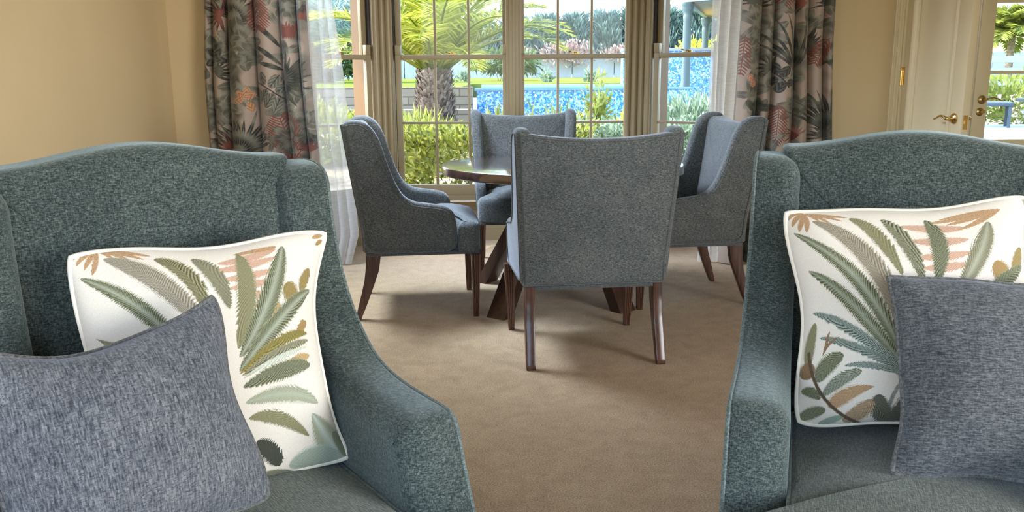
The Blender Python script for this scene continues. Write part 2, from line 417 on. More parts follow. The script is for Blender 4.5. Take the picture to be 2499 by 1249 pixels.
bay_wall('wall_bay_centre', (CLX, YC), 0, CRX-CLX, [(.095, .93, .30, 2.30), (.97, 1.805, .30, 2.30)])
bay_wall('wall_bay_right', (CRX, YC), -AR, RLEN, [(.055, .58, .30, 2.30)])
b = MB(); b.add([(BL-.05, YF, 2.52), (BR+.05, YF, 2.52), (CRX+.1, YC+.13, 2.52), (CLX-.1, YC+.13, 2.52)]+[(BL-.05, YF, 2.62), (BR+.05, YF, 2.62), (CRX+.1, YC+.13, 2.62), (CLX-.1, YC+.13, 2.62)],
                [(3, 2, 1, 0), (4, 5, 6, 7), (0, 1, 5, 4), (1, 2, 6, 5), (2, 3, 7, 6), (3, 0, 4, 7)])
struct(b.build('ceiling_bay', MT['ceiling'], smooth=False))

def latch_mesh():
    b = MB(); b.box(-.030, .030, -.008, .014, 0, .004).add(*lathe([(.012, .004), (.012, .010), (.008, .014)], 14))
    b.box(-.028, .012, -.006, .006, .013, .018).add(*tube([(-.026, 0, .016), (-.036, -.004, .020), (-.042, -.008, .020)], .005))
    b.box(.012, .030, -.002, .012, .004, .014); return b
def window(name, org, rz, W, ncol, label, hx):
    """double-hung sash window; local x along the wall, y outwards"""
    root = empty(name, (*org, 0), rz); struct(root, label, 'window')
    st, mu = .041, .018; iw = W-2*st
    rv = MB(); fr = MB()                              # frame: jambs, head, sill, exterior reveal
    for s in (0, 1):
        x0, x1 = (-.022, -.013) if s == 0 else (W+.013, W+.022)
        fr.box(x0, x1, -.012, .13, .30, ZT+.03)
        e0, e1 = (-.022, .004) if s == 0 else (W-.004, W+.022)
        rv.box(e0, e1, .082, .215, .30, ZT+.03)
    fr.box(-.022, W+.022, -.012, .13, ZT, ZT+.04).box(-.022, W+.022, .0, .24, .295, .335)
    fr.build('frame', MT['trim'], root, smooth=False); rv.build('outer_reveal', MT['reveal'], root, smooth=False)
    tr = MB()  # solid strips filling the slots, coloured dark in place of their shade
    for x0, x1 in ((-.013, -.001), (W+.001, W+.013)): tr.box(x0, x1, .012, .038, ZM+.085, ZT)
    tr.build('slot_shade_strip', MT['slot_shade'], root, smooth=False)['label'] = 'dark strip for the shaded slot beside the upper sash'
    def sash(nm, y0, y1, za, zb, rb, rt_, nrow, horn):
        s = MB(); s.box(0, st, y0, y1, za, zb).box(W-st, W, y0, y1, za, zb).box(st, W-st, y0, y1, za, za+rb).box(st, W-st, y0, y1, zb-rt_, zb)
        if horn:
            for x0 in (0, W-st): s.box(x0, x0+st, y0, y1, zb, zb+.068)
        g0, g1 = za+rb, zb-rt_
        for k in range(1, ncol):
            xc = st+iw*k/ncol; s.box(xc-mu/2, xc+mu/2, y0+.006, y1-.006, g0, g1)
        for k in range(1, nrow):
            zc = g0+(g1-g0)*k/nrow; s.box(st, W-st, y0+.005, y1-.005, zc-mu/2, zc+mu/2)
        so = s.build(nm, MT['trim'], root, bevel=.004)
        ym = (y0+y1)/2; MB().box(st, W-st, ym-.002, ym+.002, g0, g1).build('glass', MT['glass'], so, smooth=False)
        return so
    sash('upper_sash', .046, .080, 1.303, ZT, .032, .07, 2, False)
    sash('lower_sash', 0, .036, ZB, 1.335, .078, .033, 2, True)
    la = latch_mesh().build('latch', MT['brass_dark'], root); la.location = (hx, .016, 1.335)
    la['label'] = 'aged brass sash latch'
    return root
WC = .802
window('window_1', (CLX+dL.x*-.575, YC+dL.y*-.575), AL, .50, 1, 'narrow sash window of the bay, left of the casing, half behind the sheer', .25)
window('window_2', (CLX+.110, YC), 0, WC, 3, 'wide sash window of the bay showing the palm trunk', WC/2)
window('window_3', (CLX+.985, YC), 0, WC, 3, 'wide sash window of the bay showing the dark conifers', WC/2)
window('window_4', (CRX+dR.x*.072, YC+dR.y*.072), -AR, .49, 1, 'narrow sash window of the bay showing the garden pavilion columns', .25)

# ---- fluted casings at the two corners and flat mullion post
def fluted(segs, name):
    P = []
    for (ax, ay), (bx, by), n, dep in segs:
        a = Vector((ax, ay)); c = Vector((bx, by)); d = (c-a).normalized(); nr = Vector((d.y, -d.x))
        for k in range(n*8+1):
            t = k/(n*8); ph = (t*n) % 1
            off = .006+dep*(max(0, math.sin(PI*ph))**.7 if 0 < k < n*8 else 0)
            P.append(tuple(a+(c-a)*t+nr*off))
    v, f = strip_profile(P, .30, 2.40); struct(MB().add(v, f).build(name, MT['trim'], smooth=True, sharp=60))
c0 = (CLX-dL.x*.054, YC-dL.y*.054); c1 = (CLX+.090, YC)
fluted([(c0, (CLX, YC), 1, .016), ((CLX, YC), c1, 2, .016)], 'trim_1')
c2 = (CRX+dR.x*.052, YC+dR.y*.052); c3 = (CRX-.148+.0, YC)
fluted([((CRX-.145, YC), (CRX, YC), 3, .020), ((CRX, YC), c2, 1, .018)], 'trim_2')
b = MB(); b.box(-.034, .076, 6.184, 6.30, .30, 2.40)
struct(b.box(-.012, .054, 6.172, 6.186, .30, 2.40).box(.012, .030, 6.166, 6.174, .30, 2.40).build('trim_3', MT['trim'], bevel=.003))
# ---- sill, apron panel and baseboard round the bay
def run(path, prof, name, mat=MT['trim']):
    """sweep a (depth,z) profile along a plan path (room side to the right of travel)"""
    P = [Vector(p) for p in path]; V = []; F = []; n = len(prof)
    for i, p in enumerate(P):
        d0 = (P[i]-P[i-1]).normalized() if i else None; d1 = (P[i+1]-P[i]).normalized() if i < len(P)-1 else None
        n0 = Vector((d0.y, -d0.x)) if d0 else None; n1 = Vector((d1.y, -d1.x)) if d1 else None
        if n0 and n1: m = (n0+n1).normalized(); m = m/ max(.3, m.dot(n0))
        else: m = n0 or n1
        for dd, z in prof: q = p+m*dd; V.append((q.x, q.y, z))
    for i in range(len(P)-1):
        for j in range(n-1): F.append((i*n+j, i*n+j+1, (i+1)*n+j+1, (i+1)*n+j))
    return struct(MB().add(V, F).build(name, mat, sharp=35))
bay_path = [(BL, YF), LORG, (CLX, YC), (CRX, YC), (CRX+dR.x*RLEN, YC+dR.y*RLEN)]
bay_path = bay_path[1:]
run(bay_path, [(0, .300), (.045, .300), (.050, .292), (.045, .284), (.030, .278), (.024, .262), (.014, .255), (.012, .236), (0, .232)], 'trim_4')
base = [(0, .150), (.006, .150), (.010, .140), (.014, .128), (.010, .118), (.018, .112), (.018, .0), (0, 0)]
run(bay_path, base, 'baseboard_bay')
run([(XL, YB), (XL, YF), (BL, YF)], base, 'baseboard_left')
run([(BR, YF), (2.36, YF)], base, 'baseboard_right')
# ---- unseen eaves, added to keep the sun out of the bay
b = MB().add([(-2.9, 5.56, 2.75), (2.9, 5.56, 2.75), (1.6, 7.35, 2.60), (-1.7, 7.35, 2.60)]+[(-2.9, 5.56, 2.95), (2.9, 5.56, 2.95), (1.6, 7.35, 2.70), (-1.7, 7.35, 2.70)],
             [(3, 2, 1, 0), (4, 5, 6, 7), (0, 1, 5, 4), (1, 2, 6, 5), (2, 3, 7, 6), (3, 0, 4, 7)])
struct(b.build('sun_block_eaves', MT['trim'], smooth=False))

# ---- door casing, open panelled leaf, glazed doors
cas = [(-.004, 2.360), (.012, 2.362), (.012, 2.368), (.022, 2.371), (.027, 2.376), (.022, 2.382), (.018, 2.384), (.018, 2.394), (.028, 2.399), (.034, 2.405), (.028, 2.412), (.022, 2.416), (.022, 2.426)]
P = [(x, YF-d) for d, x in cas]+[(2.430, YF-.022), (2.430, YF+.24)]
v, f = strip_profile(P, 0, 2.18); b = MB().add(v, f)
b.box(2.36, 3.97, YF-.026, YF, 2.16, 2.27).box(3.93, 3.97, YF-.026, YF+.24, 0, 2.16).box(2.44, 3.95, YF+.13, YF+.24, 2.12, 2.18)
struct(b.build('trim_5', MT['door'], sharp=40))
def ring_rect(x0, x1, z0, z1, prof):
    """mitred moulding ring: prof list of (inset, y)"""
    V = []; n = len(prof); F = []
    for i, y in prof: V += [(x0+i, y, z0+i), (x1-i, y, z0+i), (x1-i, y, z1-i), (x0+i, y, z1-i)]
    for k in range(n-1):
        for j in range(4): F.append((k*4+j, k*4+(j+1) % 4, (k+1)*4+(j+1) % 4, (k+1)*4+j))
    F.append(((n-1)*4, (n-1)*4+1, (n-1)*4+2, (n-1)*4+3)); return V, F
dr = empty('door_1', (2.428, YF-.020, 0), R(-80)); struct(dr, 'cream panelled door standing open, brass lever handle', 'door')
LW = .575
b = MB()
b.box(0, .060, 0, .045, .008, 2.08).box(LW-.104, LW, 0, .045, .008, 2.08)
b.box(.06, LW-.104, 0, .045, .008, .22).box(.06, LW-.104, 0, .045, .56, .74).box(.06, LW-.104, 0, .045, 1.96, 2.08)
b.build('leaf', MT['door'], dr, bevel=.002)
for z0, z1 in ((.22, .56), (.74, 1.96)):
    b = MB(); pr = [(0, 0), (.004, -.008), (.014, -.010), (.022, -.004), (.030, .010), (.046, .014), (.075, .002)]
    b.add(*ring_rect(.06, LW-.104, z0, z1, pr))
    b.add(*ring_rect(.06, LW-.104, z0, z1, [(i, .045-y) for i, y in pr]))
    b.build('door_panel', MT['door'], dr, smooth=False)
def lever(parent, x, z, side, dirx, y0, big=1.0, mat=MT['brass']):
    """rosette + neck + scrolled lever; side -1: towards -y"""
    s = side; b = MB()
    pr = [(.030*big, 0), (.030*big, .005), (.026*big, .008), (.027*big, .011), (.018*big, .016), (.011, .018)]
    v, f = lathe([(r, h*s) for r, h in pr], 22, 'y', (x, y0, z)); b.add(v, f)
    b.add(*lathe([(.009, .016*s), (.008, .030*s), (.011, .040*s), (.012, .050*s), (.008, .058*s)], 16, 'y', (x, y0, z)))
    pts = [(x+dirx*t, y0+s*(.050+.004*math.sin(t*40)), z+.010*math.sin((t/.115)*PI*1.6-.35)+.004) for t in np.linspace(0, .115, 14)]
    b.add(*tube(pts, list(np.linspace(.0085, .0045, 14)), 10))
    o = b.build('handle', mat, parent); o['label'] = 'brass lever handle'; return o
lever(dr, LW-.105+.042, .925, -1, -1, 0)
lever(dr, LW-.105+.042, .925, 1, -1, .045)
b = MB().box(LW-.001, LW+.002, .009, .036, .865, .945); b.box(LW+.001, LW+.010, .016, .029, .897, .915)
for z in (.876, .934): b.add(*lathe([(.004, LW+.002), (.003, LW+.004)], 10, 'x', (0, .0225, z)))
b.build('latch_plate', MT['brass'], dr)
for z0 in (.25, 1.11, 1.82):
    b = MB().add(*lathe([(.0065, z0), (.0065, z0+.034), (.0055, z0+.035), (.0065, z0+.036), (.0065, z0+.072), (.0055, z0+.073), (.0065, z0+.074), (.0065, z0+.108), (.003, z0+.113)], 12, 'z', (-.004, -.006, 0)))
    b.box(-.002, .022, -.0015, .001, z0, z0+.108); b.build('hinge', MT['brass'], dr)
def glazed(name, x0, x1, label, handle):
    root = empty(name, (x0, YF+.165, 0)); struct(root, label, 'door'); W = x1-x0; s = .09
    b = MB(); b.box(0, s, 0, .045, .01, 2.12).box(W-s, W, 0, .045, .01, 2.12).box(s, W-s, 0, .045, .01, .757).box(s, W-s, 0, .045, 2.02, 2.12)
    for z in (1.185, 1.625): b.box(s, W-s, .008, .037, z-.011, z+.011)
    if W > .6: b.box(W/2-.01, W/2+.01, .009, .036, .757, 2.02)
    lf = b.build('leaf', MT['door'], root, bevel=.003)
    MB().box(s, W-s, .020, .024, .757, 2.02).build('glass', MT['glass'], lf, smooth=False)
    if handle:
        lever(root, .052, 1.012, -1, 1, 0, .92, MT['brass_dark'])
        b = MB().add(*lathe([(.026, 0), (.026, -.006), (.020, -.010), (.010, -.012), (.009, -.026)], 20, 'y', (.046, 0, .935)))
        b.box(.042, .066, -.034, -.026, .928, .948); b.build('lock', MT['brass_dark'], root)
    return root
glazed('door_2', 2.985, 3.93, 'glazed outer door behind the open panelled door', True)
glazed('door_3', 2.435, 2.975, 'fixed glazed leaf hidden behind the open panelled door', False)

# ================================================================== ARMCHAIRS
def panel_local(outline, xi, xo, r0, r1, th=.10):
    V, F, p = slab(outline, r0, r1, 0, th)
    out = []
    for y, z, t in V:
        a, b_ = xi(y, z), xo(y, z); out.append((a+(b_-a)*t/th, y, z))
    return np.array(out), F, p
ARM_OUT = [(-.150, .17), (-.165, .40), (-.185, .60), (-.215, .80), (-.232, .925), (-.215, .958), (-.16, .966), (-.08, .966), (-.035, .955), (-.006, .925), (.000, .865), (.014, .80),
           (.043, .718), (.092, .638), (.160, .572), (.226, .537), (.316, .520), (.42, .516), (.485, .516), (.516, .508), (.534, .484), (.548, .428), (.570, .370), (.588, .322), (.600, .26), (.604, .17), (.3, .17), (.0, .17)]
ARM_OUT = resample(chaikin(ARM_OUT, 2), .012)
def camel(x):
    u = min(1, abs(x)/.287); return .984+.038*(.5*(1+math.cos(PI*u*.93))-.012)/.988
def make_armchair(name, label, pose):
    root = empty(name, (pose[0], pose[1], 0), pose[2]); tag(root, label, 'armchair', None)
    rec = lambda z: -.085*(z-.36)/.6
    tp = [(x, camel(x)) for x in np.linspace(.318, -.318, 41)]
    out = [(-.318, .30), (.318, .30)]+[(.318, z) for z in np.linspace(.4, .95, 10)]+tp+[(-.318, z) for z in np.linspace(.95, .4, 10)]
    out = resample(out, .016)
    V, F, p = slab(out, .038, .022, 0, .150, .022, 0, 6)
    V2 = [(a, .025-t+rec(z), z) for a, z, t in V]
    bk = MB().add(V2, F).build('backrest', MT['arm'], root, sharp=50)
    P = [(a, .025-.148+rec(z), z) for a, z in inset(p, .004) if z > .45]
    for s, nm in ((1, 'L'), (-1, 'R')):
        xi = lambda y, z: .270-.012*y
        xo = lambda y, z: .381+.010*y
        V, F, p = panel_local(ARM_OUT, xi, xo, .048, .010)
        V[:, 0] *= -s
        sp_ = MB().add(V, F).build('wing_and_arm', MT['arm'], root, sharp=50)
        q = inset(p, .0035)
        i0 = int(np.argmin((q[:, 0]+.22)**2+(q[:, 1]-.955)**2)); q = np.roll(q, -i0, 0)
        i1 = int(np.argmin((q[:, 0]-.603)**2+(q[:, 1]-.18)**2))
        seq = q[:i1+1] if np.linalg.norm(q[1]-np.array([-.2, .96])) < np.linalg.norm(q[-1]-np.array([-.2, .96])) else q[::-1][:len(q)-i1]
        path = [(-s*(xo(y, z)-.001), y, z) for y, z in seq]
        MB().add(*tube(path, .0048, 7)).build('piping', MT['arm_pipe'], sp_)
    so = [(-.262, -.03), (.262, -.03), (.262, .3), (.262, .655), (.275, .668), (.372, .672), (.384, .69), (.380, .745), (.34, .765), (0, .775), (-.34, .765), (-.380, .745), (-.384, .69), (-.372, .672), (-.275, .668), (-.262, .655), (-.262, .3)]
    so = resample(chaikin(so, 2), .02)
    V, F, p = slab(so, .012, .022, .205, .345, 0, .030, 5)
    def sag(x, y, z): return z-(.0 if z < .30 else .012*max(0, 1-abs(x)/.26)*max(0, 1-abs(y-.2)/.3))
    V = [(x, y, sag(x, y, z)) for x, y, z in V]
    se = MB().add(V, F).build('seat_cushion', MT['seat'], root, sharp=60)
    for zz, ins in ((.336, .002), (.212, .001)):
        MB().add(*tube([(x, y, zz) for x, y in inset(p, ins)], .0048, 7, True)).build('piping', MT['arm_pipe'], se)
    MB().box(-.36, .36, -.13, .60, .13, .205).build('base_rail', MT['arm'], root, bevel=.012)
    for sx in (-1, 1):
        for y0, dy in ((.54, 0), (-.09, -.05)):
            b = MB(); x0 = sx*.325
            b.hexa([(x0-.016, y0-.016+dy, 0), (x0+.016, y0-.016+dy, 0), (x0+.016, y0+.016+dy, 0), (x0-.016, y0+.016+dy, 0)],
                   [(x0-.027, y0-.027, .135), (x0+.027, y0-.027, .135), (x0+.027, y0+.027, .135), (x0-.027, y0+.027, .135)])
            b.build('leg', MT['leg'], root, bevel=.003)
    return root
RCP = (.965, 1.997, 2.822); LCP = (-.734, 1.771, 3.775)
make_armchair('armchair', 'teal chenille wing armchair angled to the right, at the left of the photo', LCP)
make_armchair('armchair', 'teal chenille wing armchair angled to the left, at the right of the photo', RCP)

# ================================================================== DINING CHAIRS
DIN_OUT = [(-.287, .332), (-.292, .458), (-.314, .577), (-.343, .772), (-.366, .935), (-.364, .962), (-.340, .973), (-.297, .975), (-.259, .965), (-.232, .943), (-.200, .895), (-.179, .828), (-.162, .770), (-.142, .712),
           (-.121, .661), (-.090, .611), (-.042, .583), (.016, .576), (.104, .563), (.134, .547), (.155, .516), (.164, .446), (.164, .332), (0, .332), (-.15, .332)]
DIN_OUT = resample(chaikin(DIN_OUT, 2), .011)
def make_dining():
    root = empty('dining_chair')
    def xo(y, z): return .301+.033*(z-.332)/.63
    xi = lambda y, z: xo(y, z)-.062
    yr = lambda z: np.interp(z, [.332, .458, .577, .772, .95], [-.287, -.293, -.314, -.343, -.368])
    hw = lambda z: xo(0, z)-.010
    zt = lambda x: .930+.030*min(1.2, abs(x)/.32)**2.2
    out = [(-hw(.34), .336), (hw(.34), .336)]+[(hw(z), z) for z in np.linspace(.42, .93, 10)]+[(x, zt(x)) for x in np.linspace(.322, -.322, 35)]+[(-hw(z), z) for z in np.linspace(.93, .42, 10)]
    out = resample(out, .014)
    V, F, p = slab(out, .030, .014, 0, .095, .012, 0, 5)
    V2 = [(a, float(yr(z))-.004+.095-t, z) for a, z, t in V]
    MB().add(V2, F).build('backrest', MT['dine'], root, sharp=50)
    pp = [(a, float(yr(z))-.002, z) for a, z in inset(p, .010)]
    MB().add(*tube(pp, .0042, 7, True)).build('back_piping', MT['dine_pipe'], root)
    for s in (-1, 1):
        V, F, p = panel_local(DIN_OUT, xi, xo, .026, .020, .062); V[:, 0] *= s
        a = MB().add(V, F).build('wing_and_arm', MT['dine'], root, sharp=50)
        q = inset(p, .020)
        path = [(s*(xo(y, z)+.0005), y, z) for y, z in q]
        MB().add(*tube(path, .0036, 6, True)).build('piping', MT['dine_pipe'], a)
    so = [(-.243, -.26), (.243, -.26), (.243, 0), (.243, .162), (.262, .170), (.298, .172), (.300, .20), (.298, .272), (.20, .284), (0, .288), (-.20, .284), (-.298, .272), (-.300, .20), (-.298, .172), (-.262, .170), (-.243, .162), (-.243, 0)]
    so = resample(chaikin(so, 2), .016)
    V, F, p = slab(so, .006, .040, .332, .480, 0, .045, 6)
    MB().add(V, F).build('seat', MT['dine'], root, sharp=60)
    MB().box(-.285, .285, -.278, .272, .318, .334).build('seat_frame', MT['dine_pipe'], root, bevel=.003)
    for s in (-1, 1):
        # fluted tapering front leg
        sec = []
        for k in range(4):
            ang = k*PI/2
            for u, v in ((-1, 1), (-.62, 1), (-.5, .86), (-.38, 1), (-.12, 1), (0, .86), (.12, 1), (.38, 1), (.5, .86), (.62, 1)):
                x, y = u, -v; sec.append((x*math.cos(ang)-y*math.sin(ang), x*math.sin(ang)+y*math.cos(ang)))
        n = len(sec); V = []
        for z, h in ((0, .0125), (.006, .0135), (.32, .0235)): V += [(s*.288*(1-.0*z)+h*x-s*.010*(1-z/.32), .252+h*y, z) for x, y in sec]
        F = [(i*n+j, i*n+(j+1) % n, (i+1)*n+(j+1) % n, (i+1)*n+j) for i in range(2) for j in range(n)]+[tuple(range(n-1, -1, -1)), tuple(2*n+j for j in range(n))]
        MB().add(V, F).build('leg', MT['leg'], root, smooth=False)
        # sabre rear leg
        o2 = [(-.208, .333), (-.220, .25), (-.249, .169), (-.285, .077), (-.318, .0), (-.346, .0), (-.322, .088), (-.294, .191), (-.283, .27), (-.282, .333)]
        o2 = resample(o2, .015)
        V, F, p = slab(o2, .004, .004, 0, .038, n=2)
        V = [(s*(.246+t+.006*(1-z/.33)), y, z) for y, z, t in V]
        MB().add(V, F).build('leg', MT['leg'], root, sharp=40)
    return root
dch = make_dining()
spots = [((.302, 3.660), .123, 'grey upholstered dining chair with its back to the camera, nearest to the viewer'),
         ((-.462, 4.366), -1.457, 'grey upholstered dining chair seen from its side, left of the round table'),
         ((.868, 4.532), 1.690, 'grey upholstered dining chair right of the round table, its pale inner back lit'),
         ((.089, 5.240), 3.185, 'grey upholstered dining chair beyond the table with its back to the windows')]
for i, ((x, y), a, lab) in enumerate(spots):
    o = dch if i == 0 else copy_tree(dch)
    o.location = (x, y, 0); o.rotation_euler = (0, 0, a); tag(o, lab, 'chair', 'chairs round the table')

# ================================================================== ROUND TABLE
tb = empty('dining_table', (.27, 4.54, 0)); tag(tb, 'round dark oak pedestal table with splayed crossing legs amid the grey chairs', 'table')
b = MB(); v, f = lathe([(.60, .672), (.632, .674), (.640, .680), (.640, .714), (.636, .719), (.630, .720), (.30, .7201)], 128); b.add(v, f)
b.build('tabletop', MT['table'], tb, sharp=40)
for k, (bx, by) in enumerate(((-.43, .33), (-.34, -.46), (.30, -.35), (.36, .40))):
    d = Vector((bx, by, 0)); d.normalize(); n_ = Vector((-d.y, d.x, 0)); R0 = math.hypot(bx, by)
    prof = [(R0, 0), (R0*.80, .17), (R0*.58, .36), (R0*.40, .53), (R0*.34, .672)]
    prof = chaikin(prof, 2, False); b = MB(); V = []
    for r, z in prof:
        wd = .055-.010*(z/.67); th = .055
        for a_, t_ in ((-wd, th/2), (wd, th/2), (wd, -th/2-.02), (-wd, -th/2-.02)):
            q = d*(r+t_)+n_*a_; V.append((q.x, q.y, z))
    m = len(prof); F = [(i*4+j, i*4+(j+1) % 4, (i+1)*4+(j+1) % 4, (i+1)*4+j) for i in range(m-1) for j in range(4)]+[(3, 2, 1, 0), tuple((m-1)*4+j for j in range(4))]
    b.add(V, F).build('leg', MT['tablebase'], tb, bevel=.003)
b = MB().add(*lathe([(.20, .45), (.215, .48), (.215, .60), (.20, .63)], 32)); b.build('hub', MT['tablebase'], tb)

# ================================================================== CLOTH PATTERNS
class Cloth:
    """pattern painter on cloth points (x, y): leaves are drawn as curved tapering blades"""
    def __init__(s, x, y, base): s.x = x; s.y = y; s.c = np.tile(np.array(base, float), (len(x), 1))
    def blade(s, pts, w, c1, c2=None, hatch=0, prof='lance', jag=0, alpha=1.0, rib=None, slant=1.7, light=None):
        P = np.array(pts, float)
        if len(P) == 2: P = np.array([P[0], (P[0]+P[1])/2, P[1]])
        t = np.linspace(0, 1, 22)[:, None]
        B = (1-t)**2*P[0]+2*t*(1-t)*P[1]+t**2*P[2]
        Lh = np.linalg.norm(np.diff(B, axis=0), axis=1).sum()
        lo = B.min(0)-w*1.15; hi = B.max(0)+w*1.15
        ix = np.nonzero((s.x > lo[0]) & (s.x < hi[0]) & (s.y > lo[1]) & (s.y < hi[1]))[0]
        if not len(ix): return
        Q = np.stack([s.x[ix], s.y[ix]], 1); best = np.full(len(ix), 1e18); S = np.zeros(len(ix)); D = np.zeros(len(ix))
        for i in range(len(B)-1):
            a = B[i]; d = B[i+1]-a; l2 = d@d+1e-18; tt = ((Q-a)@d)/l2
            tc = np.clip(tt, 0, 1); e = Q-a-tc[:, None]*d; dd = (e*e).sum(1)
            m = dd < best; best[m] = dd[m]; S[m] = (i+tc[m])/(len(B)-1)
            D[m] = (d[0]*e[m, 1]-d[1]*e[m, 0])/math.sqrt(l2)
        Ad = np.sqrt(best)
        if prof == 'lance': W = w*np.sin(PI*np.clip(S, 0, 1))**.58
        elif prof == 'oval': W = w*np.sqrt(np.clip(4*S*(1-S), 0, 1))
        elif prof == 'ovate': W = w*np.clip(np.sin(PI*S**.62), 0, 1)**.8
        elif prof == 'taper': W = w*(1-S)**.6
        elif prof == 'spike': W = w*np.clip(np.sin(PI*np.clip(S, 0, 1)**.75), 0, 1)
        elif prof == 'line': W = np.full(len(S), w)
        else: W = w*np.sin(PI*np.clip(S, 0, 1)**1.5)**.8     # 'tip': widest beyond the middle
        ph = S*Lh*hatch+slant*hatch*Ad if hatch else None
        if jag and hatch: W = W*(1-jag*((ph*1.0) % 1))
        k = Ad < W
        if not k.any(): return
        ik = ix[k]; c1 = np.array(c1, float); c2 = c1 if c2 is None else np.array(c2, float)
        u = np.zeros(k.sum())
        if hatch: u = np.clip(.5+.75*np.sin(2*PI*ph[k])+.25*np.sin(2*PI*ph[k]*.37+1), 0, 1)
        col = c1+(c2-c1)*u[:, None]
        if light is not None:                                  # paler woven middle of the leaf
            g = np.clip(1-Ad[k]/(W[k]*.5+1e-9), 0, 1)[:, None]*.75; col = col*(1-g)+np.array(light)*g
        if rib is not None:
            g = (Ad[k] < max(w*.07, .0007*1))[:, None]; col = np.where(g, np.array(rib), col)
        s.c[ik] = s.c[ik]*(1-alpha)+col*alpha
    def fern(s, pts, hw, n, col, col2, w, ang=.9, hatch=0, one=0):
        P = np.array(pts, float)
        if len(P) == 2: P = np.array([P[0], (P[0]+P[1])/2, P[1]])
        for i in range(n):
            t = (i+.5)/n; b = (1-t)**2*P[0]+2*t*(1-t)*P[1]+t*t*P[2]; d = 2*(1-t)*(P[1]-P[0])+2*t*(P[2]-P[1]); d /= np.linalg.norm(d)
            l = hw*(.35+.65*math.sin(PI*min(1, .15+.85*t))) if t > .0 else hw
            for sg in (-1, 1):
                if one and sg != one: continue
                nn = np.array([-d[1], d[0]])*sg; e = math.cos(ang)*d+math.sin(ang)*nn
                s.blade([b, b+e*l*.55+d*l*.02, b+e*l+d*l*.12], w, col, col2, hatch)
        s.blade([P[0], P[1], P[2]], w*.5, col, prof='line')
    def fan(s, c, tips, w, col, col2, hatch=0, prof='lance', bend=.1, **kw):
        c = np.array(c, float)
        for i, t in enumerate(tips):
            t = np.array(t, float); d = t-c; m = (c+t)/2+np.array([-d[1], d[0]])*bend*(1 if i % 2 else -1)*.5
            s.blade([c, m, t], w, col, col2, hatch, prof, **kw)
G_D, G_L, G_P = (.033, .038, .020), (.20, .21, .125), (.30, .325, .25)
OLV, GLD, BRN, BRL, PNK, GRB = (.13, .11, .045), (.27, .19, .06), (.23, .13, .06), (.42, .28, .16), (.33, .19, .125), (.12, .10, .07)
IVORY = (.56, .525, .465)
